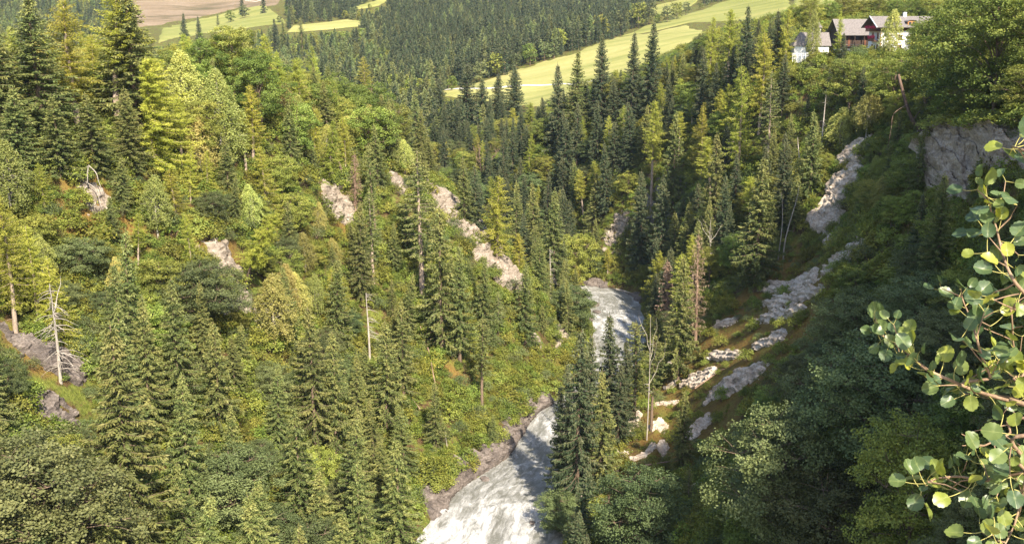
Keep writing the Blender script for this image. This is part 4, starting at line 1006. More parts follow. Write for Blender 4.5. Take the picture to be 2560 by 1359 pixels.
FILL = []
def fill():
    r = np.random.default_rng(77); cand = []
    for gy in np.arange(62, 520, 1.7):
        for gx in np.arange(-150, 215, 1.7):
            cand.append((gx + r.uniform(-1, 1), gy + r.uniform(-1, 1)))
    cand = np.array(cand); r.shuffle(cand)
    Z = zt(cand[:, 0], cand[:, 1]); U, V, ZC = proj(np.c_[cand, Z]); D = river_dist(cand[:, 0], cand[:, 1])
    ok = (D > 2.2) & (U > -260) & (U < 2820) & (V > -60) & (V < 1650) & ~((cand[:, 1] > 430) & (U > 1130))
    occ = {}
    for p in PLACED: occ.setdefault((int(p[0]//8), int(p[1]//8)), []).append(p)
    for (x, y), z, u, v, zc, k in zip(cand, Z, U, V, ZC, ok):
        if not k: continue
        ri = np.interp(y, RC[:, 1], RC[:, 0]) if y < 335 else (60 if x < 0 else -1e3)
        side = -1 if x < ri else 1
        if y > 335: side = -1 if x < 15 else 1
        sp_, mix, ph = zone(side, u, v, y)
        if y > 430: sp_ = 5.5
        w = np.array([m[1] for m in mix]); i = r.choice(len(mix), p=w/w.sum()); kind, _, h0, h1 = mix[i]
        H = r.uniform(h0, h1)
        need = sp_*(.55 if kind.startswith('shrub') else 1.0)
        cx, cy2 = int(x//8), int(y//8); bad = False
        for a in (-1, 0, 1):
            for b in (-1, 0, 1):
                for q in occ.get((cx+a, cy2+b), ()):
                    if (q[0]-x)**2 + (q[1]-y)**2 < (need*.5 + q[2])**2: bad = True; break
        if bad: continue
        for tries in range(3):
            ut, vt, zt_c = proj(np.array([x, y, z + H])); wpx = .19*H*F_PX/zc
            sk = np.interp(u, SKY_L[:, 0], SKY_L[:, 1]) if side < 0 else np.interp(u, SKY_R[:, 0], SKY_R[:, 1])
            if y > 330: sk = np.interp(u, SKY_R[:, 0], SKY_R[:, 1])
            good = vt > sk and overlap(u, vt, v, wpx) < .06
            if good: break
            H *= .62
        if not good or H < 1.2: continue
        if H < 3.2 and not kind.startswith('shrub'): kind = {'broad': 'shrub_green', 'alder': 'shrub_grey', 'birch': 'shrub', 'broad_big': 'shrub_green'}.get(kind, kind)
        q = (x, y, need*.5); occ.setdefault((cx, cy2), []).append(q)
        seen = vt < 1345 and v > 4 and -25 < u < 2585
        FILL.append(dict(kind=kind, p=np.array([x, y, z]), H=H, u=u, v=(vt+v)/2, px=(v-vt), ph=ph, vt=vt, seen=seen, var=int(r.integers(0, 9)), wf=r.uniform(.82, 1.28), tilt=(r.normal(0, .045), r.normal(0, .045))))
fill()
# --- labels for the many: each says which one it is from the landmark next to it -------------
SIZE = {'spruce': ('spruce', 'pointed'), 'spruce_dark': ('dark spruce', 'shaggy'), 'spruce_thin': ('thin spruce', 'sparse'), 'larch': ('larch', 'feathery'), 'birch': ('birch', 'fine leaved'),
        'broad': ('broadleaf tree', 'bushy'), 'broad_big': ('big broadleaf tree', 'dense'), 'alder': ('grey green alder', 'rounded'), 'shrub': ('yellow green shrub', 'low'), 'shrub_grey': ('grey green shrub', 'low'), 'shrub_green': ('green shrub', 'low')}
SHORT = [  # (u, v, what stands there) - few words, easy to find
 (560,290,'the weeping birch'),(655,220,'the full green crown'),(590,110,'the sunny yellow crown'),(112,160,'the far left spruce'),(196,150,'the round headed larch'),(298,150,'the bare trunked crest larch'),(350,150,'the big brownish crest spruce'),(384,290,'the swept larch'),
 (916,220,'the bent top larch'),(787,180,'the round soft larch'),(1042,320,'the spur skyline spruce'),(1055,590,'the very tall thin spruce'),(640,640,'the leaning larch'),(557,655,'the smooth grey slab'),(840,515,'the crumbly rock scar'),(889,450,'the rusty dead spruce'),
 (235,500,'the reddish scar'),(230,430,'the bent white branches'),(40,650,'the left edge larch'),(150,760,'the bushy left larch'),(115,890,'the orange mossy ledge'),(152,830,'the tangled dead larch'),(455,880,'the grey trunked spruce'),(336,1080,'the largest foreground spruce'),(790,940,'the orange coned spruce'),(752,1170,'the broad low spruce'),(128,1220,'the corner alder'),(500,735,'the silvery alder'),(690,780,'the light green birch'),(998,1220,'the orange tipped spruce'),
 (925,826,'the white snag'),(1155,555,'the slanting spur slab'),(1245,665,'the tufted lower slab'),(1205,900,'the brownish thinning spruce'),(1312,760,'the bushy spur end spruce'),(1390,815,'the rock nose'),(1120,1100,'the short pale stump'),(1250,1180,'the brown bank slabs'),(1245,550,'the bright green larch'),(1385,600,'the tallest thicket spruce'),(1440,650,'the overhanging broadleaf tree'),(1375,690,'the hanging branched snag'),
 (1442,1060,'the thick riverside spruce'),(1518,930,'the white water spruce'),(1617,940,'the pale forked birch'),(1695,800,'the bare trunked spruce'),(1664,750,'the left brown dead spruce'),(1738,720,'the right brown dead spruce'),(1776,620,'the forked dead tree'),(1540,580,'the bare rock strip'),(1520,760,'the upper river reach'),
 (1502,240,'the left meadow row spruce'),(1578,270,'the middle meadow row spruce'),(1625,180,'the right meadow row spruce'),(1170,250,'the broad valley spruce'),(1110,305,'the round pale valley tree'),(1207,395,'the leafless brushy tree'),(1286,235,'the tiered spruce'),
 (1752,365,'the yellow mid slope larch'),(1840,330,'the tall light green larch'),(1897,200,'the tall yellow larch'),(1918,300,'the reddish bare trunk'),(1888,560,'the golden tipped spruce'),(2003,400,'the white leaning spike'),(1958,560,'the curved bare trunk'),(2054,300,'the bare larch skeleton'),(1818,130,'the skyline larch'),
 (2025,100,'the chapel'),(2130,90,'the barn'),(2230,90,'the farmhouse'),(2118,215,'the pale tree below the barn'),(2100,320,'the yellowing birch'),(2275,260,'the broken leaning trunk'),(2105,460,'the rock rib face'),(2065,540,'the middle rib face'),(2110,645,'the bedded ledges'),(1975,740,'the stacked white ledges'),(1800,960,'the fallen trunk'),(1745,1072,'the white rock patch'),(1580,1060,'the upright rock edge'),
 (2420,400,'the bare cliff'),(2478,130,'the biggest clifftop crown'),(2370,150,'the left big crown'),(2335,580,'the spruce below the cliff'),(1940,1190,'the large shaded alder'),(2260,1250,'the lush dark tree'),(2300,790,'the alder by the aspen'),(2135,820,'the middle shaded alder'),(2420,900,'the aspen branches'),
]
ORD = ('nearest', 'second', 'third', 'fourth', 'fifth', 'sixth')
def label_fill(items):
    groups = {}
    for f in items:
        d = sorted((math.hypot(f['u']-a, f['v']-b), a, b, t) for a, b, t in SHORT)
        f['near'] = [q[3] for q in d[:6]]; dd, a, b, t = d[0]
        du, dv = f['u']-a, f['v']-b
        dr = ('right of' if du > 0 else 'left of') if abs(du) > abs(dv) else ('below' if dv > 0 else 'above')
        groups.setdefault((SIZE[f['kind']][0], t, dr), []).append((dd, f))
    used = {}
    for (noun, t, dr), fs in groups.items():
        fs.sort(key=lambda q: q[0])
        for i, (dd, f) in enumerate(fs):
            adj = SIZE[f['kind']][1]
            if len(fs) == 1: lab = f'{adj} {noun} {dr} {t}'
            elif i < 3: lab = f'{ORD[i]} {noun} {dr} {t}'
            else: used.setdefault((noun, t, f['near'][1]), []).append((dd, f)); continue
            f['label'] = lab
    for (noun, t, t2), fs in used.items():
        fs.sort(key=lambda q: q[1]['px']); n = len(fs)
        names = {1: [''], 2: ['smaller ', 'taller '], 3: ['smallest ', 'middle sized ', 'tallest ']}.get(n)
        for i, (dd, f) in enumerate(fs):
            w = names[i] if names else ('smallest ' if i == 0 else 'tallest ' if i == n-1 else {1: 'second smallest ', n-2: 'second tallest ', 2: 'third smallest ', n-3: 'third tallest ', 3: 'fourth smallest ', n-4: 'fourth tallest ', 4: 'fifth smallest ', n-5: 'fifth tallest '}.get(i, ''))
            lab = f'{w}{noun} between {t} and {t2}'
            if names is None and w == '':
                lab = f'{SIZE[f["kind"]][1]} {noun} between {t} and {t2}'; x = lab + ' toward ' + f['near'][2 + i % 4]
                if len(x.split()) <= 16: lab = x
            while len(lab.split()) > 16 and ' the ' in lab: lab = lab.replace(' the ', ' ', 1)
            f['label'] = lab
GROUP = {'spruce_tree': 'spruces', 'larch_tree': 'larches', 'birch_tree': 'birches', 'broadleaf_tree': 'broadleaf trees', 'alder_tree': 'alders', 'shrub': 'shrubs'}
# which of them does the picture show anything of: near crowns and the ground hide far ones
def mark_seen():
    TY = np.full((68, 128), 1e9)
    for j in range(68):
        for i in range(128):
            h = hit(i*20 + 10, j*20 + 10)
            if h is not None: TY[j, i] = h[1]
    cover = np.zeros((272, 512), bool)
    for f in sorted(FILL, key=lambda f: f['p'][1]):
        vt, vb, u = f['vt'], f['vt'] + f['px'], f['u']; hw = (.10 if 'spruce' in f['kind'] or 'larch' in f['kind'] else .2)*f['px']*1.2
        j0, j1 = int(max(vt, 0)//5), int(min(vb, 1358)//5); i0, i1 = int(max(u-hw, 0)//5), int(min(u+hw, 2559)//5)
        f['show'] = 0.
        if j1 < j0 or i1 < i0: continue
        blk = cover[j0:j1+1, i0:i1+1]
        ty = TY[np.clip(np.arange(j0, j1+1)//4, 0, 67)][:, np.clip(np.arange(i0, i1+1)//4, 0, 127)]
        vis = ~blk & (ty > f['p'][1] - 14); f['show'] = vis.mean(); f['area'] = vis.sum()
        k = max(1, int((j1-j0+1)*.15)); blk[k:] = True
mark_seen()
for f in FILL: f['seen'] = f['seen'] and f['show'] > .10 and f.get('area', 0) >= 6
label_fill([f for f in FILL if f['seen']])
lim = {}
REST = []
USED = set()
FILL.sort(key=lambda f: -f['px']*(1 if f['seen'] else 0))
n_hero = dict(COUNT)
for f in FILL:
    name = NAMES[f['kind']][0]
    cap = {'spruce_tree': 296, 'broadleaf_tree': 262, 'shrub': 298}.get(name, 280)
    if not f['seen'] or COUNT.get(name, 0) >= cap or f['label'] in USED: REST.append(f); continue
    USED.add(f['label'])
    plant(f['kind'], f['var'], f['p'], f['H'], f['wf'], None, f['label'], GROUP[name] + ' ' + f['ph'], f['tilt'])
print('REG', sum(1 for f in FILL if 2120<f['u']<2330 and 400<f['v']<700), [ (round(f['H'],1),f['kind']) for f in FILL if 2120<f['u']<2330 and 400<f['v']<700][:20]); print('COUNT', COUNT, 'REST', len(REST), 'FILL', len(FILL))
PLACED_FILL = [(f['p'][0], f['p'][1]) for f in FILL]

# ------------------------------------------------------------------ stuff scattered by geometry nodes
def scatter(name, pts, scale, rotz, pick, sources, kind='stuff', sz=None):
    """one object; its points carry scale, turn and pick, geometry nodes set a plant on each"""
    me = bpy.data.meshes.new(name); pts = np.asarray(pts, np.float32)
    me.vertices.add(len(pts)); me.vertices.foreach_set('co', pts.ravel())
    sc = np.stack([scale, scale, scale if sz is None else sz], -1).astype(np.float32); ro = np.stack([0*rotz, 0*rotz, rotz], -1).astype(np.float32)
    a = me.attributes.new('sc', 'FLOAT_VECTOR', 'POINT'); a.data.foreach_set('vector', sc.ravel())
    a = me.attributes.new('ro', 'FLOAT_VECTOR', 'POINT'); a.data.foreach_set('vector', ro.ravel())
    a = me.attributes.new('pick', 'INT', 'POINT'); a.data.foreach_set('value', np.asarray(pick, np.int32))
    c = bpy.data.collections.new(name + '_source')
    for i, (n, m) in enumerate(sources):
        o = bpy.data.objects.new('%02d_%s' % (i, n), m); c.objects.link(o)
    ng = bpy.data.node_groups.new(name, 'GeometryNodeTree')
    ng.interface.new_socket('Geometry', in_out='INPUT', socket_type='NodeSocketGeometry'); ng.interface.new_socket('Geometry', in_out='OUTPUT', socket_type='NodeSocketGeometry')
    N = ng.nodes; gi, go = N.new('NodeGroupInput'), N.new('NodeGroupOutput')
    m2p = N.new('GeometryNodeMeshToPoints'); ip = N.new('GeometryNodeInstanceOnPoints'); ci = N.new('GeometryNodeCollectionInfo')
    ci.inputs[0].default_value = c; ci.inputs[1].default_value = True; ci.inputs[2].default_value = True
    def attr(nm, t):
        q = N.new('GeometryNodeInputNamedAttribute'); q.data_type = t; q.inputs[0].default_value = nm; return q.outputs[0]
    L = ng.links.new
    L(gi.outputs[0], m2p.inputs[0]); L(m2p.outputs[0], ip.inputs['Points']); L(ci.outputs[0], ip.inputs['Instance'])
    ip.inputs['Pick Instance'].default_value = True; L(attr('pick', 'INT'), ip.inputs['Instance Index'])
    L(attr('ro', 'FLOAT_VECTOR'), ip.inputs['Rotation']); L(attr('sc', 'FLOAT_VECTOR'), ip.inputs['Scale']); L(ip.outputs[0], go.inputs[0])
    o = link(name, me); md = o.modifiers.new('scatter', 'NODES'); md.node_group = ng
    tag(o, kind=kind); return o
def joined(key, var):
    """crown and trunk of one shape as a single mesh, for scattering"""
    H, parts = PROTO[key][var]
    if len(parts) == 1: return H, parts[0][1]
    V, F, T, MI = [], [], [], []; n = 0; mats = []
    for i, (nm, me) in enumerate(parts):
        v = np.empty(len(me.vertices)*3, np.float32); me.vertices.foreach_get('co', v); f = np.empty(len(me.loops), np.int32); me.loops.foreach_get('vertex_index', f)
        t = np.full(len(me.vertices), .4, np.float32)
        if 'tint' in me.attributes: me.attributes['tint'].data.foreach_get('value', t)
        V.append(v.reshape(-1, 3)); F.append(f.reshape(-1, 4) + n); T.append(t); MI.append(np.full(len(me.polygons), i)); n += len(v)//3; mats.append(me.materials[0])
    return H, mesh_from(key + '_whole', np.vstack(V), np.vstack(F), mats, tint=np.concatenate(T), midx=np.concatenate(MI))

# unseen trees added on the right-hand hill to shade the lower right slope
rb = np.random.default_rng(31)
for i in range(260):
    x, y = rb.uniform(46, 108), rb.uniform(4, 96)
    if proj(np.array([x - 7, y, 85.]))[0] < 2760: continue
    REST.append(dict(kind='broad_big' if i % 3 else 'spruce_dark', var=i, p=np.array([x, y, float(zt(x, y))]), H=rb.uniform(19, 27), wf=1.15))
# the trees past the limit or outside the frame, as one wood
if REST:
    src = {}; srcs = []; pk = []; sc = []; sz = []
    for f in REST:
        k = (f['kind'], f['var'] % len(PROTO[f['kind']]))
        if k not in src: H, m = joined(*k); src[k] = (len(srcs), H); srcs.append((k[0], m))
        i, H = src[k]; pk.append(i); sz.append(f['H']/H); sc.append((f['H']/H)**.85*f['wf'])
    scatter('remaining_wood', [f['p'] - [0, 0, .25] for f in REST], np.array(sc), rng.uniform(0, 6.28, len(REST)), pk, srcs, sz=np.array(sz))

# undergrowth on the slopes
def undergrowth():
    r = np.random.default_rng(5); n = 110000
    y = 62 + (430-62)*r.random(n)**1.25; x = r.uniform(-150, 190, n); z = zt(x, y); u, v, zc = proj(np.c_[x, y, z]); d = river_dist(x, y)
    ok = (d > 1.6) & (u > -150) & (u < 2710) & (v < 1560)
    ok &= r.random(n) < np.where(fbm(x/9, y/9, 8.8, 3) > -.28, 1.0, .18)
    rocky = (u > 1560) & (u < 2060) & (v > 660) & (v < 1180) & (y < 235); ok &= ~rocky | (r.random(n) < .4); mossy = in_poly(x, y, MOSSY); ok &= ~mossy | (r.random(n) < .75); ok &= np.hypot((x - 101)/40, (y - 287)/27) > .85
    for c, a, b, e1 in ROCKS:
        q = np.c_[x, y, z] - c; s = q @ e1; t = np.linalg.norm(q - np.outer(s, e1), axis=1); ok &= (s/a)**2 + (t/b)**2 > r.uniform(.45, 1.3, n)
    x, y, z, mossy = x[ok], y[ok], z[ok], mossy[ok]; n = len(x)
    bigger = r.random(n)**3
    scatter('undergrowth', np.c_[x, y, z - .15], (.42 + .75*bigger)*np.where(mossy, .34 + .5*bigger, 1.0), r.uniform(0, 6.28, n), r.choice(4, n, p=[.30, .26, .16, .28]), [('a', joined('shrub', 0)[1]), ('b', joined('shrub', 1)[1]), ('c', joined('shrub_grey', 0)[1]), ('d', joined('shrub_green', 0)[1])])
    print('UNDERGROWTH', n)
undergrowth()
# ------------------------------------------------------------------ far meadows, cleared slope, far woods
def field_mat(name, a, b, c, scale=.05, stripe=0.):
    m, nt, out = mat(name)
    g = nd(nt, 'ShaderNodeNewGeometry'); pos = g.outputs['Position']
    mp = nd(nt, 'ShaderNodeMapping'); mp.inputs[2].default_value = (0, 0, .6); mp.inputs[3].default_value = (.35, 1.5, 1); lk(nt, pos, mp.inputs[0])
    n = noise_tex(nt, mp.outputs[0], scale, 5, .6, .6); n2 = noise_tex(nt, pos, .35, 4, .6)
    col = ramp(nt, n, [(.34, a), (.5, b), (.66, c)])
    col = mix_col(nt, ramp(nt, n2, [(.3, .35), (.7, 0)]), col, tuple(.7*x for x in a))
    if stripe:
        w = nd(nt, 'ShaderNodeTexWave'); w.inputs['Scale'].default_value = .09; w.inputs['Distortion'].default_value = 1.5; w.inputs['Detail'].default_value = 2
        mp2 = nd(nt, 'ShaderNodeMapping'); mp2.inputs[2].default_value = (0, 0, 1.0); lk(nt, pos, mp2.inputs[0]); lk(nt, mp2.outputs[0], w.inputs[0])
        f = nd(nt, 'ShaderNodeMath', operation='MULTIPLY'); f.inputs[1].default_value = stripe; lk(nt, w.outputs['Fac'], f.inputs[0])
        col = mix_col(nt, f.outputs[0], col, c)
    p = nd(nt, 'ShaderNodeBsdfPrincipled'); p.inputs['Roughness'].default_value = .95; p.inputs['Specular IOR Level'].default_value = .05
    lk(nt, col, p.inputs['Base Color']); lk(nt, p.outputs[0], out.inputs[0]); return m
M_HAY = field_mat('mown_meadow', (.18, .20, .055), (.28, .275, .09), (.36, .325, .125), .03, .35)
M_GREENFIELD = field_mat('green_meadow', (.15, .17, .045), (.225, .235, .07), (.29, .275, .09), .03, .2)
M_CLEAR = field_mat('cleared_slope', (.10, .085, .045), (.21, .155, .10), (.27, .21, .15), .04)
M_ROAD = plain('pale_road', (.50, .47, .42), .9, .1, .5)

def patch(name, lower, upper, m, lift=.6, n=90, k=26, kind='structure', ymin=430):
    """a strip of ground between two lines seen in the photograph, lying on the terrain"""
    def resample(pts):
        q = []
        for u, v in pts:
            h = hit(u, v, ymin)
            if h is None: h = W(u, v, 2000)
            q.append(h[:2])
        q = np.array(q); s = np.linspace(0, len(q)-1, n)
        return np.c_[np.interp(s, np.arange(len(q)), q[:, 0]), np.interp(s, np.arange(len(q)), q[:, 1])]
    a, b = resample(lower), resample(upper); t = np.linspace(0, 1, k)[None, :, None]
    XY = a[:, None]*(1-t) + b[:, None]*t; Z = zt(XY[..., 0], XY[..., 1])
    ii = np.minimum(np.arange(n), np.arange(n)[::-1])[:, None]/2.5; kk_ = np.minimum(np.arange(k), np.arange(k)[::-1])[None]/(2.0 if k > 5 else .5)
    edge = np.clip(np.minimum(ii, kk_) + (.8*fbm(XY[..., 0]/14, XY[..., 1]/14, 4.4, 3) if k > 5 else 0), -.3, 1)
    Z = Z + lift*edge - .5*(1 - edge)*(k > 5)
    V = np.concatenate([XY, Z[..., None]], -1)
    F = grid_faces(n, k)
    nz = np.cross(V[1, 0]-V[0, 0], V[0, 1]-V[0, 0])[2]
    if nz < 0: F = F[:, ::-1]
    o = link(name, mesh_from(name, V.reshape(-1, 3), F, [m], smooth_shade=True)); tag(o, kind=kind); return o
patch('meadow', [(1085,240),(1250,262),(1420,262),(1620,215),(1800,140),(1990,70)], [(1120,226),(1235,190),(1335,158),(1440,128),(1545,92),(1720,58)], M_HAY)
patch('meadow', [(1545,92),(1720,58),(1850,52),(1990,69)], [(1610,66),(1680,46),(1800,3),(1980,-25)], M_GREENFIELD, lift=.7)
patch('meadow', [(1620,30),(1660,42),(1700,30)], [(1630,14),(1700,-2),(1760,-14)], M_GREENFIELD, lift=.8)
patch('meadow', [(1990,60),(2150,45),(2360,30)], [(1980,-10),(2150,-30),(2400,-40)], M_GREENFIELD, lift=.8, ymin=330)
patch('meadow', [(715,82),(800,76),(905,66)], [(730,66),(800,58),(870,50),(905,56)], M_HAY, lift=1.2)
patch('meadow', [(880,26),(950,14),(985,-4)], [(885,18),(940,3),(960,-14)], M_GREENFIELD, lift=1.2)
patch('meadow', [(395,112),(500,86),(640,68),(720,60)], [(400,70),(500,46),(600,22),(660,10)], M_GREENFIELD, lift=1.2)
patch('cleared_slope', [(330,72),(500,44),(600,20),(690,14)], [(330,-30),(500,-40),(600,-40),(720,-30)], M_CLEAR, lift=1.6)
patch('country_road', [(1085,232),(1200,226),(1290,218),(1400,214),(1500,205)], [(1085,230.3),(1200,224),(1290,216),(1400,212),(1500,203)], M_ROAD, lift=1.0, k=4)
patch('country_road', [(610,6),(640,9),(665,2)], [(612,4),(640,7),(665,0)], M_ROAD, lift=2.0, k=3)

# trees along the edge of the meadow and other far single trees
FARTREES = [('far_broad',0,1128,186,228),('far_broad',1,1200,148,206),('far_broad',0,1243,128,192),('far_spruce',0,1262,95,190),('far_broad',1,1290,128,176),('far_broad',0,1325,104,163),('far_broad',1,1362,98,152),('far_broad',0,1392,66,134),
 ('far_spruce',1,1420,56,128),('far_broad',1,1446,50,118),('far_spruce',0,1474,40,108),('far_broad',0,1496,32,102),('far_broad',1,1532,24,92),('far_spruce',1,1512,44,98),('far_larch',0,1566,30,80),('far_broad',0,1596,2,70),('far_broad',1,1622,0,64),('far_broad',0,1643,32,60),('far_broad',1,1668,10,58),('far_broad',0,1692,2,50),('far_broad',1,1714,2,40),('far_broad',0,1752,6,24),
 ('far_broad',1,612,10,48),('far_spruce',0,606,-14,40),('far_broad',0,578,22,58),('far_larch',0,545,34,66),('far_broad',1,700,36,58),('far_broad',0,742,48,60),('far_broad',1,880,30,52),('far_broad',0,862,24,48),('far_broad',1,838,14,42),('far_broad',0,925,8,24),('far_spruce',1,660,-20,36),('far_spruce',0,720,-40,40)]
MORE_SHORT = []
for i, (k, vr, u, vt, vb) in enumerate(FARTREES):
    p = hit(u, vb, 430)
    if p is None: continue
    H = min(height_for(p, vt), 26); nm = {'far_broad': 'broadleaf_tree', 'far_spruce': 'spruce_tree', 'far_larch': 'larch_tree'}[k]; cat = nm.replace('_', ' ')
    pH, parts = PROTO[k][vr]
    o = link(nm, None, None, (p[0], p[1], p[2]-.3)); kk = H/pH; o.scale = (kk*1.1, kk*1.1, kk); o.rotation_euler.z = i*1.7
    for n_, me in parts: link(n_, me, o)
    if u > 1100:
        j = sum(1 for q in FARTREES[:i] if q[2] > 1100) + 1
        lab = f"{'dark pointed' if k == 'far_spruce' else 'rounded' if vr == 0 else 'spreading'} far tree number {j} from the left along the upper meadow edge".replace('number ', '')
        words_ = ['leftmost','second','third','fourth','fifth','sixth','seventh','eighth','ninth','tenth','eleventh','twelfth','thirteenth','fourteenth','fifteenth','sixteenth','seventeenth','eighteenth','nineteenth','twentieth','next to rightmost','rightmost']
        shape = {'far_spruce': 'dark pointed tree', 'far_larch': 'slim light tree'}.get(k, 'green rounded tree')
        lab = f"{words_[j-1]}{' from the left' if 2 <= j <= 20 else ''} of trees on the upper meadow edge, {shape}"
        tag(o, lab, cat, 'trees along the upper edge of the meadow')
    else:
        place_ = {612:'beside the pale road on the cleared slope',606:'tallest beside the pale road on the cleared slope',578:'left of the pale road below the cleared slope',545:'small and pale at the left of the far green field',700:'at the right foot of the cleared slope',742:'at the left tip of the far yellow field',
                  880:'right above the far yellow field',862:'middle one above the far yellow field',838:'left above the far yellow field',925:'under the small far green field',660:'left one at the edge of the far wood over the field',720:'right one at the edge of the far wood over the field'}[u]
        tag(o, f"distant {cat} {place_}", cat, 'single trees about the far fields')

KEEP_FAR = KEEP.copy(); KEEP[:] = False
keep([(1085,240),(1120,226),(1235,190),(1335,158),(1440,128),(1545,92),(1600,62),(1680,44),(1800,3),(1980,-25),(2360,-30),(2360,30),(1990,70),(1800,140),(1620,215),(1420,262),(1250,262)])
keep([(1620,30),(1660,42),(1700,30),(1760,0),(1700,-5),(1630,14)]); keep([(715,82),(905,66),(905,54),(870,48),(730,64)]); keep([(880,26),(950,14),(985,-4),(940,2)])
keep([(395,112),(720,60),(690,0),(330,0),(330,72)])
def far_wood():
    r = np.random.default_rng(9); P_, S_, R_, K_ = [], [], [], []
    for y0, y1, st in ((425, 620, 5.6), (620, 900, 6.6), (900, 1300, 8.2), (1300, 2100, 11.5)):
        ys = np.arange(y0, y1, st)
        for y in ys:
            hw = y*.56; xs = np.arange(-hw, hw, st); x = xs + r.uniform(-.45, .45, len(xs))*st; yy = y + r.uniform(-.45, .45, len(xs))*st
            P_.append(np.c_[x, yy])
    XY = np.vstack(P_); Z = zt(XY[:, 0], XY[:, 1]); u, v, zc = proj(np.c_[XY, Z]); n = len(XY)
    ok = (u > -60) & (u < 2640) & (v > -200) & (v < 520) & (river_dist(XY[:, 0], XY[:, 1]) > 3)
    dark = (fbm(XY[:, 0]/90, XY[:, 1]/130, 3.3, 3) + .35*smooth(930, 1050, u) - .3*smooth(1010, 900, u)*smooth(20, 60, v) - .25*smooth(160, 230, v) - .2*smooth(1150, 1000, u)*smooth(60, 120, v))
    kind = np.where(dark > -.02, r.choice([0, 1, 0, 1, 2], n), r.choice([2, 3, 4, 3, 2, 0], n))
    hts = np.array([22, 19, 19, 13, 12])[kind]; H = hts*r.uniform(.6, 1.1, n)
    vt = proj(np.c_[XY, Z + H])[1]
    for i in np.nonzero(ok)[0]:
        j0, j1 = int(max(vt[i], 0)//5), int(min(max(v[i], 0), 1355)//5); c = int(min(max(u[i], 0), 2555)//5)
        if KEEP[j0:j1+1, c].any() and v[i] > -2: ok[i] = False
    ok &= r.random(n) < np.where((u > 330) & (u < 720) & (v < 60), .0, 1)
    i = np.nonzero(ok)[0]
    srcs = [('a', joined('far_spruce', 0)[1]), ('b', joined('far_spruce', 1)[1]), ('c', joined('far_larch', 0)[1]), ('d', joined('far_broad', 0)[1]), ('e', joined('far_broad', 1)[1])]
    k = H/hts
    scatter('far_wood', np.c_[XY, Z - .3][i], (k*r.uniform(.95, 1.25, n))[i], r.uniform(0, 6.28, n)[i], kind[i], srcs, sz=k[i])
    print('FARWOOD', len(i))
far_wood()

# ------------------------------------------------------------------ haze: one closed box of even pale air
def haze():
    m, nt, out = mat('haze_air'); vl = nd(nt, 'ShaderNodeVolumePrincipled')
    vl.inputs['Color'].default_value = (.66, .83, 1.0, 1); vl.inputs['Density'].default_value = HAZE; vl.inputs['Anisotropy'].default_value = .25
    lk(nt, vl.outputs[0], out.inputs['Volume'])
    x0, x1, y0, y1, z0, z1 = -1700, 1800, -170, 2650, -6, float(GZ.max()) + 40
    V = [[x0,y0,z0],[x1,y0,z0],[x1,y1,z0],[x0,y1,z0],[x0,y0,z1],[x1,y0,z1],[x1,y1,z1],[x0,y1,z1]]
    F = np.array([[0,3,2,1],[4,5,6,7],[0,1,5,4],[1,2,6,5],[2,3,7,6],[3,0,4,7]])
    tag(link('haze', mesh_from('haze', V, F, [m])), kind='stuff')
HAZE = .00006
if HAZE: haze()
# ------------------------------------------------------------------ buildings
class Sh:
    def __init__(s): s.V = []; s.F = {}
    def poly(s, pts):
        i = len(s.V); s.V += [list(map(float, p)) for p in pts]; s.F.setdefault(len(pts), []).append(list(range(i, i+len(pts)))); return s
    def box(s, x0, x1, y0, y1, z0, z1):
        p = [(x0,y0,z0),(x1,y0,z0),(x1,y1,z0),(x0,y1,z0),(x0,y0,z1),(x1,y0,z1),(x1,y1,z1),(x0,y1,z1)]; i = len(s.V); s.V += [list(map(float, q)) for q in p]
        for f in ((0,3,2,1),(4,5,6,7),(0,1,5,4),(1,2,6,5),(2,3,7,6),(3,0,4,7)): s.F.setdefault(4, []).append([i+k for k in f])
        return s
    def slab(s, quad, t):
        """a plate under four corner points (counter-clockwise from outside), t thick"""
        q = np.array(quad, float); n = np.cross(q[1]-q[0], q[2]-q[0]); n /= np.linalg.norm(n); b = q - n*t; k = len(q)
        s.poly(q); s.poly(b[::-1])
        for i in range(k): s.poly([q[i], b[i], b[(i+1) % k], q[(i+1) % k]])
        return s
    def mesh(s, name, m): return mesh_from(name, s.V, [np.array(f) for f in s.F.values()], [m])
def part(name, sh, m, parent): return link(name, sh.mesh(name, m), parent)
M_WHITE = plain('white_render', (.80, .79, .76), .9, .04, 1.5); M_SHINGLE = plain('grey_shingles', (.155, .138, .128), .85, .3, 3)
M_WOODRED = plain('red_brown_timber', (.14, .055, .028), .7, .25, 5); M_WOODOR = plain('orange_timber', (.36, .17, .06), .6, .2, 4); M_WOODDK = plain('weathered_dark_timber', (.055, .036, .026), .85, .35, 4)
M_GLASS = plain('window_glass', (.03, .035, .045), .12, .1, 2, .6); M_STONE = plain('grey_stone', (.26, .25, .235), .9, .2, 2); M_PINK = plain('pink_flowers', (.62, .05, .13), .7, .3, 9); M_TRIM = plain('white_trim', (.78, .78, .76), .6, .05, 3)
def root(name, label, cat, loc): return tag(link(name, None, None, loc), label, cat)
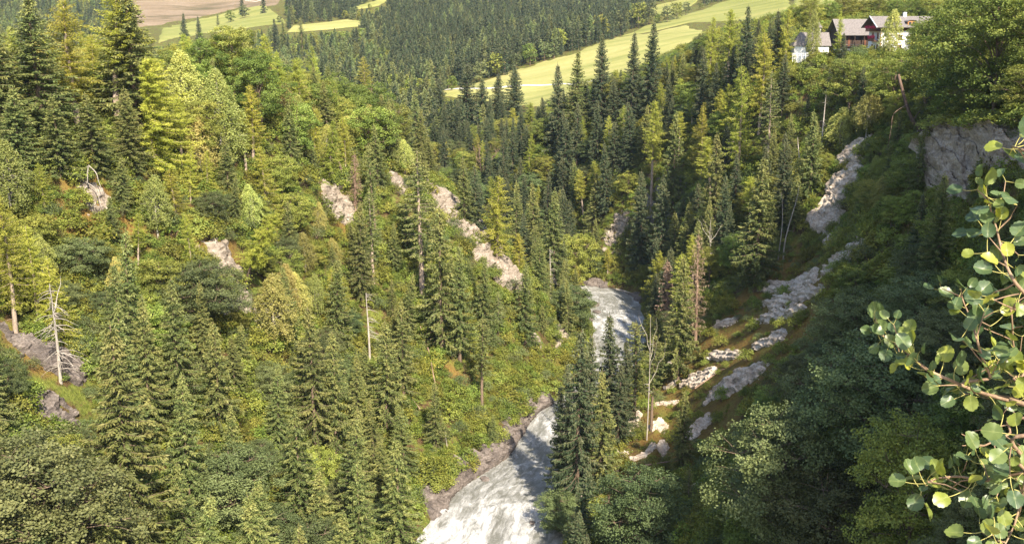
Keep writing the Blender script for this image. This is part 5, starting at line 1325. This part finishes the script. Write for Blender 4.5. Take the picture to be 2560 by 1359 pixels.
def window(parent, x, z, w, h, y, m=M_WOODOR, ax='y', name='window'):
    """frame, pane and glazing bar; on a wall facing -y (ax y) or -x (ax x)"""
    def B(a0, a1, d0, d1, z0, z1):
        return (a0, a1, y+d0, y+d1, z0, z1) if ax == 'y' else (y+d0, y+d1, a0, a1, z0, z1)
    f = Sh(); e = .11
    f.box(*B(x-w/2-e, x-w/2, -.07, .06, z-e, z+h+e)).box(*B(x+w/2, x+w/2+e, -.07, .06, z-e, z+h+e)).box(*B(x-w/2, x+w/2, -.07, .06, z-e, z)).box(*B(x-w/2, x+w/2, -.07, .06, z+h, z+h+e)).box(*B(x-.03, x+.03, -.05, .05, z, z+h))
    fo = part(name, f, m, parent); part('pane', Sh().box(*B(x-w/2, x+w/2, -.015, .03, z, z+h)), M_GLASS, fo); return fo

def farmhouse():
    c = W(2200, 131, 283); h = root('farmhouse', 'white alpine farmhouse with timber gable, flower balconies and grey roof', 'house', (c[0], c[1], FARM_Z))
    L, D = 14.0, 10.0
    part('wall', Sh().box(0, L, 0, D, -2.5, 5.9), M_WHITE, h)
    up = Sh().box(.03, L-.03, .06, D-.06, 5.9, 7.25); up.poly([(.03,.06,7.25),(.03,D/2,9.6),(.03,D-.06,7.25)]); up.poly([(L-.03,.06,7.25),(L-.03,D-.06,7.25),(L-.03,D/2,9.6)])
    part('timber_storey', up, M_WOODRED, h)
    r = Sh(); ov, ey = 1.9, 1.5; zr, ze = 9.95, 6.95
    r.slab([(-ov,-ey,ze),(L+ov,-ey,ze),(L+ov,D/2,zr),(-ov,D/2,zr)], .18); r.slab([(-ov,D/2,zr),(L+ov,D/2,zr),(L+ov,D+ey,ze),(-ov,D+ey,ze)], .18)
    rf = part('roof', r, M_SHINGLE, h)
    part('chimney', Sh().box(7.4, 8.2, D/2-.4, D/2+.4, 9.4, 11.0), M_WHITE, rf)
    part('bargeboard', Sh().slab([(-ov-.06,-ey-.05,ze+.06),(-ov+.06,-ey-.05,ze+.06),(-ov+.06,D/2,zr+.12),(-ov-.06,D/2,zr+.12)], .32), M_TRIM, rf)
    d = Sh().box(6.9, 9.1, -.2, 2.2, 7.35, 8.35); a = np.linspace(0, math.pi, 9); d.poly([(8-1.1*math.cos(t), -.2, 8.35+.42*math.sin(t)) for t in a]); dm = part('dormer', d, M_WOODOR, rf)
    for x in (7.5, 8.5): part('pane', Sh().box(x-.34, x+.34, -.26, -.18, 7.55, 8.3), M_GLASS, dm)
    cap = Sh(); pts = [(8-1.4*math.cos(t), 8.42+.52*math.sin(t)) for t in a]
    for (xa, za), (xb, zb) in zip(pts[:-1], pts[1:]): cap.slab([(xa,-.5,za),(xb,-.5,zb),(xb,2.6,zb),(xa,2.6,za)], .1)
    part('dormer_roof', cap, M_SHINGLE, rf)
    for x in (2.2, 5.2, 8.6, 11.4):
        window(h, x, .9, 1.0, 1.25, 0); window(h, x, 3.6, 1.0, 1.25, 0)
    for yy in (2.6, 6.6):
        window(h, yy, 3.9, 1.0, 1.5, 0, ax='x'); window(h, yy, .9, .9, 1.3, 0, ax='x')
    part('door', Sh().box(-.05, .04, 4.2, 5.2, 0, 2.1), M_WOODDK, h)
    for z, y0, y1 in ((6.0, .8, 9.2), (3.35, 1.4, 7.0)):
        b = Sh().box(-1.35, 0, y0, y1, z-.2, z)
        for yy in np.arange(y0+.08, y1, .34): b.box(-1.33, -1.27, yy, yy+.14, z, z+.95)
        b.box(-1.38, -1.22, y0, y1, z+.95, z+1.05); bo = part('balcony', b, M_WOODRED, h)
        r2 = np.random.default_rng(int(z*10)); fl = Buf(); k = int((y1-y0)*42)
        q = np.c_[r2.normal(-1.45, .13, k), r2.uniform(y0+.1, y1-.1, k), z + .95 + r2.normal(.05, .2, k)]; fl.leaves(q, r2.normal(size=(k, 3)), .26, .22, .5, r=r2)
        link('flower_box', fl.leaf_mesh('flower_box', M_PINK), bo)
    part('corner_post', Sh().box(-.22, -.02, -.1, .12, -.3, 5.85), M_WOODOR, h)
    st = Sh()
    for k in range(6): st.box(-3.0, -.4, -.6 + k*.3, -.3 + k*.3, -1.4, -1.1 + k*.22)
    part('steps', st, M_STONE, h)
    part('parapet', Sh().box(-4.6, -3.1, -.7, -.4, -1.5, .7), M_WHITE, h)

def barn():
    c = W(2098, 122, 300); b = root('barn', 'dark timber barn with long grey roof beside the farmhouse', 'barn', (c[0], c[1], FARM_Z))
    L, D = 11.0, 10.0
    part('base', Sh().box(0, L, 0, D, -2.0, .9), M_WHITE, b)
    w = Sh().box(0, L, .05, D, .9, 5.0); w.poly([(0,.05,5),(0,D/2,9.1),(0,D,5)][::-1]); w.poly([(L,.05,5),(L,D,5),(L,D/2,9.1)])
    wl = part('wall', w, M_WOODDK, b)
    for i in range(14):
        if i in (6, 7): continue
        part('board', Sh().box(.1 + i*.77, .72 + i*.77, -.02, .05, 1.0, 4.9), M_WOODDK if i % 3 else M_WOODRED, b)
    r = Sh(); r.slab([(-1,-1.4,4.75),(L+1,-1.4,4.75),(L+1,D/2,9.4),(-1,D/2,9.4)], .16); r.slab([(-1,D/2,9.4),(L+1,D/2,9.4),(L+1,D+1.4,4.75),(-1,D+1.4,4.75)], .16); part('roof', r, M_SHINGLE, b)
    for x in (1.2, 3.9, 6.6): part('post', Sh().box(x, x+.2, -1.15, -.95, .0, 4.95), M_WOODDK, b)
    part('rail', Sh().box(0, L, -1.12, -1.0, 1.5, 1.62).box(0, L, -1.12, -1.0, 2.1, 2.2), M_STONE, b)
    part('ramp_wall', Sh().box(0, L, -2.4, -2.0, -1.5, .55), M_WHITE, b)

def chapel():
    c = W(2003, 136, 272); h = root('chapel', 'small white chapel with grey shingle roof and little pointed bell turret', 'chapel', (c[0], c[1], FARM_Z - .3))
    L, D = 7.2, 5.0; e = 2.55; zr = 5.9
    w = Sh().box(0, L, 0, D, -2, e); w.poly([(L,0,e),(L,D,e),(L,D/2,zr-.25)]); part('wall', w, M_WHITE, h)
    ap = Sh(); pts = [(0,0),(-1.6,1.2),(-1.6,D-1.2),(0,D)]
    for (xa, ya), (xb, yb) in zip(pts[:-1], pts[1:]): ap.poly([(xa,ya,e),(xb,yb,e),(xb,yb,-2),(xa,ya,-2)])
    part('apse', ap, M_WHITE, h)
    r = Sh(); o = .45
    r.slab([(0,-o,e-.15),(L+.5,-o,e-.15),(L+.5,D/2,zr),(0,D/2,zr)], .14); r.slab([(0,D/2,zr),(L+.5,D/2,zr),(L+.5,D+o,e-.15),(0,D+o,e-.15)], .14)
    q = [(0,-o,e-.15),(-2.1,1.0,e-.15),(-2.1,D-1.0,e-.15),(0,D+o,e-.15)]
    for p0, p1 in zip(q[:-1], q[1:]): r.poly([p0, (0,D/2,zr), p1])
    rf = part('roof', r, M_SHINGLE, h)
    t = part('bell_turret', Sh().box(4.3, 5.4, D/2-.55, D/2+.55, zr-1.1, zr+1.25), M_STONE, h)
    cap = Sh(); cx, cyy, z0, z1, a = 4.85, D/2, zr+1.2, zr+2.7, .85
    for (xa, ya), (xb, yb) in zip([(-a,-a),(a,-a),(a,a),(-a,a)], [(a,-a),(a,a),(-a,a),(-a,-a)]): cap.poly([(cx+xa,cyy+ya,z0),(cx+xb,cyy+yb,z0),(cx,cyy,z1)])
    cap.poly([(cx-a,cyy+a,z0),(cx+a,cyy+a,z0),(cx+a,cyy-a,z0),(cx-a,cyy-a,z0)]); part('turret_roof', cap, M_SHINGLE, t)
    part('cross', Sh().box(cx-.04,cx+.04,cyy-.04,cyy+.04,z1-.1,z1+.8).box(cx-.22,cx+.22,cyy-.035,cyy+.035,z1+.42,z1+.5), M_WOODDK, t)
    part('sound_opening', Sh().box(cx-.2,cx+.2,cyy-.58,cyy-.53,zr+.35,zr+.95), M_GLASS, t)
    window(h, 1.6, .9, .6, 1.0, 0, M_STONE); window(h, 3.8, .9, .6, 1.0, 0, M_STONE)

def railing():
    c = W(1982, 137, 268); o = root('railing', 'white two rail railing at the left of the chapel', 'railing', (c[0], c[1], FARM_Z - .7))
    for i in range(4): part('post', Sh().box(i*1.1, i*1.1+.08, -.04, .04, -1.2, 1.0), M_TRIM, o)
    for z in (.45, .9): part('rail', Sh().box(-.1, 3.5, -.07, -.04, z, z+.08), M_TRIM, o)
def kennel():
    c = W(2156, 117, 296); o = root('wooden_hutch', 'little wooden gabled hutch with white roof edge before the barn', 'hutch', (c[0], c[1] - 5.5, FARM_Z + .1))
    w = Sh().box(0, 1.6, 0, 1.4, 0, 1.2); w.poly([(0,0,1.2),(1.6,0,1.2),(.8,0,1.95)]); w.poly([(0,1.4,1.2),(.8,1.4,1.95),(1.6,1.4,1.2)]); part('wall', w, M_WOODOR, o)
    r = Sh(); r.slab([(-.25,-.25,1.0),(-.25+1.05,-.25,2.05),(.8,1.6,2.05),(-.25,1.6,1.0)][::-1], .1); r.slab([(.8,-.25,2.05),(1.85,-.25,1.0),(1.85,1.6,1.0),(.8,1.6,2.05)][::-1], .1); part('roof', r, M_TRIM, o)
    part('opening', Sh().box(.5, 1.1, -.03, .02, .1, .85), M_WOODDK, o)
farmhouse(); barn(); chapel(); railing(); kennel()

# ------------------------------------------------------------------ leaning trunks, bent branches, logs
def stick(name, label, cat, lines, m, base=None, ymin=40, group=None, k=7, lift=0.):
    """dead wood along pixel lines: [(points (u, v), r0, r1, forward offset)], standing where the first point's foot meets the ground"""
    B = Buf(); u, v = base if base else lines[0][0][0]; p = hit(u, v, ymin)
    for pts, r0, r1, dy in lines:
        q = np.array([W(a, b, p[1] + dy*i/max(1, len(pts)-1)) for i, (a, b) in enumerate(pts)])
        q = catmull(q, 4) if len(q) > 2 else q
        B.tube(q + [0, 0, lift], np.linspace(r0, r1, len(q)), k)
    me = B.wood_mesh(name, m); co = np.empty(len(me.vertices)*3, np.float32); me.vertices.foreach_get('co', co); co = co.reshape(-1, 3) - p.astype(np.float32); me.vertices.foreach_set('co', co.ravel()); me.update()
    o = link(name, me, None, p); tag(o, label, cat, group); return o
M_REDWOOD = bark_mat('reddish_pine_wood', (.075, .05, .038), (.20, .14, .105), 3)
stick('dead_tree', 'thick broken brown trunk leaning left with curved foot above the cliff', 'dead tree', [([(2318,345),(2300,325),(2280,298),(2264,255),(2253,215),(2246,186)], .44, .28, 2), ([(2283,300),(2310,262),(2326,240)], .12, .03, 1), ([(2268,262),(2245,275),(2232,290),(2228,320),(2222,355),(2218,375)], .10, .03, -2)], M_REDWOOD, (2318,345))
stick('dead_tree', 'thick snapped brown trunk standing right of the curved leaning one above the cliff', 'dead tree', [([(2336,350),(2330,320),(2320,280),(2312,250),(2308,226)], .46, .30, 1), ([(2312,240),(2306,222)], .2, .02, 0), ([(2325,300),(2300,312),(2290,318)], .09, .02, -1), ([(2315,262),(2296,270)], .10, .03, -1)], M_REDWOOD, (2336,350))
stick('dead_branch', 'grey fallen branch hanging over the slope below the two thick broken trunks', 'dead branch', [([(2300,322),(2280,340),(2262,350),(2250,372),(2228,388)], .16, .03, -3), ([(2262,350),(2256,330)], .06, .02, 0), ([(2255,362),(2240,395),(2236,420)], .07, .02, -2)], M_DEAD, (2310,340))
stick('dead_tree', 'bent white leafless branches forming an arch on the sunny left slope', 'dead tree', [([(210,480),(218,458),(219,432),(222,412)], .13, .07, -1), ([(222,414),(240,432),(247,455),(258,480)], .08, .03, -1), ([(219,458),(235,468),(245,488),(254,520)], .08, .03, -1), ([(222,414),(214,420)], .06, .02, 0)], M_DEAD, (212,482))
stick('fallen_trunk', 'fallen brown trunk lying slanted across the white rocks on the right slope', 'fallen trunk', [([(1736,986),(1770,962),(1800,940),(1818,922)], .20, .10, 4), ([(1800,940),(1822,934)], .06, .02, 1)], M_DEADBROWN, (1740,990), lift=1.3)
stick('fallen_trunk', 'thin fallen trunk lying level among bushes on the lower right slope', 'fallen trunk', [([(1612,1176),(1660,1168),(1708,1160)], .16, .09, 3)], M_DEADBROWN, (1640,1182), lift=1.0)
stick('driftwood_log', 'grey log stranded on the gravel point of the upper river reach', 'log', [([(1540,726),(1566,733),(1596,744)], .30, .22, -1)], M_DEAD, (1565,740), lift=.5)
stick('dead_tree', 'dark dead trunk leaning left on the grassy flank of the spur', 'dead tree', [([(1096,990),(1086,950),(1078,905)], .16, .08, 1)], M_DEADBROWN, (1096,990))
stick('fallen_trunk', 'broken thin trunk slanting down the grassy flank left of the short pale stump', 'fallen trunk', [([(1052,1030),(1038,1012),(1026,998)], .13, .08, 2)], M_DEADBROWN, (1048,1036), lift=.5)
stick('fallen_trunk', 'long thin dark trunk lying down the slope right of the tall pale trunk', 'fallen trunk', [([(1076,895),(1064,860),(1050,820)], .15, .08, 4)], M_DEADBROWN, (1076,900), lift=.6)
stick('dead_branch', 'white forked dead branch above the crumbly rock scar end', 'dead branch', [([(872,560),(858,545),(846,520)], .16, .08, 1), ([(850,530),(838,555)], .09, .04, 0)], M_DEAD, (868,562), lift=.8)
stick('stump', 'curved brown stump on the skyline left of the rusty dead spruce', 'stump', [([(838,445),(850,438),(852,420),(845,402)], .42, .22, 0)], M_REDWOOD, (840,448))

# ------------------------------------------------------------------ the aspen beside the viewpoint
def ray(u, v, dist):
    p = W(u, v, 1.0) - np.array([0, 0, CAM_H]); return p/np.linalg.norm(p)*dist + np.array([0, 0, CAM_H])
def aspen_leaf_mat():
    m, nt, out = mat('aspen_leaf')
    tc = nd(nt, 'ShaderNodeTexCoord'); oi = nd(nt, 'ShaderNodeObjectInfo'); at = nd(nt, 'ShaderNodeAttribute', attribute_name='tint')
    n = noise_tex(nt, tc.outputs['Object'], 60, 3)
    c = ramp(nt, oi.outputs['Random'], [(0, (.065, .11, .052)), (.40, (.10, .155, .062)), (.70, (.155, .205, .058)), (.88, (.26, .30, .05)), (1, (.40, .41, .06))])
    c = mix_col(nt, ramp(nt, n, [(.4, .25), (.7, 0)]), c, (.07, .10, .03))
    c = mix_col(nt, at.outputs['Fac'], c, (.34, .38, .14))
    p = nd(nt, 'ShaderNodeBsdfPrincipled'); p.inputs['Roughness'].default_value = .38; p.inputs['Specular IOR Level'].default_value = .5
    t = nd(nt, 'ShaderNodeBsdfTranslucent'); mx = nd(nt, 'ShaderNodeMixShader'); mx.inputs[0].default_value = .38
    lk(nt, c, p.inputs['Base Color']); lk(nt, mix_col(nt, .6, c, (1.5, 1.35, .35), 'MULTIPLY'), t.inputs[0])
    lk(nt, p.outputs[0], mx.inputs[1]); lk(nt, t.outputs[0], mx.inputs[2]); lk(nt, mx.outputs[0], out.inputs[0]); return m
M_ASPEN = aspen_leaf_mat(); M_TWIG = bark_mat('aspen_twig', (.15, .10, .065), (.36, .25, .16), 60); M_PETIOLE = plain('leaf_stalk', (.36, .33, .10), .6, .1, 30)
def aspen_leaf(seed, R=.0150):
    r = np.random.default_rng(seed); na, nr = 84, 5; pl = R*r.uniform(1.5, 2.3)
    a = np.arange(na)*2*math.pi/na; ra = R*(1 + .10*np.cos(a) + .05*np.cos(2*a))*(1 + .085*np.abs(np.sin(a*7 + .3)) - .04) + R*.10*np.exp(-(np.angle(np.exp(1j*a))/.22)**2) - R*.10*np.exp(-(np.angle(np.exp(1j*(a-math.pi)))/.3)**2)
    t = np.linspace(0, 1, nr)[1:]; Tt, A = np.meshgrid(t, a, indexing='ij'); rr = ra[None]*Tt
    x = rr*np.cos(A); y = rr*np.sin(A); cup, fold = r.uniform(-.15, .3), r.uniform(.05, .35); tw = r.uniform(-.5, .5)
    z = cup*(x*x + y*y)/R*.9 + fold*np.abs(y) + .05*R*np.sin(A*4 + seed)*Tt**2 + tw*x*y/R*.6 - .25*x*np.abs(x)/R*r.uniform(0, .6)
    V = np.vstack([[0, 0, 0], np.stack([x, y, z], -1).reshape(-1, 3)]); V[:, 0] += pl + R*.9
    vein = np.abs(((A + .0) % (math.pi/4)) - math.pi/8); tint = np.where(np.abs(y) < R*.04, .38, .0) + .10*((np.arange(na)[None] % 14 == 5) & (Tt < .8) & (np.cos(A) > -.6))
    T = np.r_[.38, tint.ravel()]
    ix = np.arange((nr-1)*na).reshape(nr-1, na) + 1; F4 = np.stack([ix[:-1], ix[1:], np.roll(ix, -1, 1)[1:], np.roll(ix, -1, 1)[:-1]], -1).reshape(-1, 4)
    F3 = np.stack([np.zeros(na, int), ix[0], np.roll(ix[0], -1)], -1)
    s = np.linspace(0, 1, 7); pet = np.c_[s*(pl + R*.25), .0*s, -.12*pl*np.sin(s*math.pi)]; B = Buf(); B.tube(pet, np.linspace(.0010, .0007, 7), 4)
    Vp, Fp = np.vstack(B.V), np.vstack(B.F); nV = len(V)
    me = mesh_from('aspen_leaf', np.vstack([V, Vp]), [F3, F4, Fp + nV], [M_ASPEN, M_PETIOLE], tint=np.r_[T, np.full(len(Vp), .5)], midx=np.r_[np.zeros(len(F3)+len(F4)), np.ones(len(Fp))], smooth_shade=True)
    return me
def aspen():
    r = np.random.default_rng(21); leaves = [aspen_leaf(s) for s in range(8)]
    base = np.array([1.75, 1.15, 78.3]); tree = root('aspen_tree', 'young aspen whose leafy branches reach into the right side of the picture', 'aspen tree', base)
    B = Buf(); tp = np.array([[0, 0, -.15], [.05, .2, .5], [.02, .45, 1.1], [.08, .62, 1.8], [.02, .72, 2.5]]); B.tube(catmull(tp, 5), np.linspace(.045, .012, 21), 8); link('trunk', B.wood_mesh('aspen_trunk', M_TWIG), tree)
    BR = [([(2640,1030),(2538,998),(2459,984),(2370,947),(2311,919),(2262,876),(2223,848),(2196,834)], 2.25, .0042, 46),
          ([(2500,995),(2476,941),(2454,888),(2441,844),(2428,800),(2408,752),(2402,722)], 2.22, .0030, 38),
          ([(2640,800),(2575,745),(2534,700),(2508,640),(2492,575),(2478,528),(2468,492)], 2.05, .0034, 44),
          ([(2680,420),(2600,392),(2550,372),(2530,366)], 1.95, .0028, 12),
          ([(2660,1165),(2560,1180),(2467,1200),(2397,1190),(2340,1196),(2312,1208)], 2.2, .0036, 38),
          ([(2640,1090),(2575,1170),(2552,1250),(2536,1310),(2505,1375)], 2.1, .0034, 34),
          ([(2640,985),(2560,930),(2535,870),(2530,800),(2524,760)], 2.3, .0030, 38),
          ([(2640,1060),(2520,1086),(2459,1113),(2424,1108)], 2.35, .0030, 26)]
    n = 0
    for bi, (px, dist, r0, nl) in enumerate(BR):
        pts = np.array([ray(u, v, dist + .05*math.sin(i*1.3 + bi)) for i, (u, v) in enumerate(px)])
        j = at_h(catmull(tp, 5) + 0, max(.4, min(2.2, pts[0][2] - base[2] - .1))) + base
        pts = np.vstack([j, pts]); pth = catmull(pts, 8); B = Buf(); B.tube(pth - base, np.linspace(r0*1.35, .0011, len(pth)), 6)
        side = []
        seg = np.r_[0, np.cumsum(np.linalg.norm(np.diff(pth, axis=0), axis=1))]; uu = proj(pth)[0]; s0 = seg[max(8, int(np.nonzero(uu < 2585)[0][0]))]
        spots = []
        for k in range(nl):
            s = s0 + (seg[-1]-s0)*(k + r.uniform(.1, .9))/nl; p = np.array([np.interp(s, seg, pth[:, q]) for q in range(3)])
            t = np.array([np.interp(min(s+.02, seg[-1]), seg, pth[:, q]) - np.interp(s-.02, seg, pth[:, q]) for q in range(3)]); t /= np.linalg.norm(t)
            if k % 4 == 3 and k < nl - 2:      # a short side twig with its leaves farther out
                d = t*.6 + r.normal(0, .55, 3); d /= np.linalg.norm(d); l = r.uniform(.03, .075); q = p + d*l
                B.tube(np.array([p, (p+q)/2 + r.normal(0, .003, 3), q]) - base, [.0016, .0013, .0009], 4); spots.append((q, d)); p = q; t = d
            spots.append((p, t))
        spots.append((pth[-1], t)); spots.append((pth[-1], t))
        bo = link('branch', B.wood_mesh('aspen_branch', M_TWIG), tree)
        for p, t in spots:
            if n >= 299: break
            d = t*.45 + r.normal(0, .6, 3) + np.array([0, 0, .12]); d /= np.linalg.norm(d)
            view = np.array([0, 0, CAM_H]) - p; view /= np.linalg.norm(view)
            nrm = view*.75 + np.array([.1, -.1, .55]) + r.normal(0, .55, 3); nrm -= d*(nrm@d); nrm /= np.linalg.norm(nrm); yv = np.cross(nrm, d)
            from mathutils import Matrix
            o = link('leaf', leaves[r.integers(0, 8)], bo); k = r.uniform(.58, 1.18)
            M = Matrix(((d[0]*k, yv[0]*k, nrm[0]*k, p[0]-base[0]), (d[1]*k, yv[1]*k, nrm[1]*k, p[1]-base[1]), (d[2]*k, yv[2]*k, nrm[2]*k, p[2]-base[2]), (0, 0, 0, 1)))
            o.matrix_basis = M; n += 1
    print('ASPEN LEAVES', n)
aspen()
def viewpoint():
    """the rocky edge the camera and the aspen stand on, just below and behind the lens"""
    th = np.linspace(0, 2*math.pi, 49); h = np.linspace(0, 1, 22); T, Hh = np.meshgrid(th, h, indexing='ij')
    r_ = 1 + .18*fbm(np.cos(T)*2, np.sin(T)*2, Hh*4, 3)
    rr = np.where(Hh < .999, (1.35 - .35*Hh)*r_, r_); zz = 40 + 38.3*Hh
    X = 1.2 + 3.4*rr*np.cos(T); Y = -3.0 + 4.9*rr*np.sin(T); k = smooth(.9, 1, Hh); V = np.stack([X, Y, zz], -1)
    V = np.concatenate([V, np.stack([1.2 + 0*X[:, :1], -3 + 0*X[:, :1], 78.35 + 0*X[:, :1]], -1)], 1)
    tag(link('cliff_edge', mesh_from('cliff_edge', V.reshape(-1, 3), grid_faces(49, 23)[:, ::-1], [M_CLIFF])), kind='structure')
viewpoint()
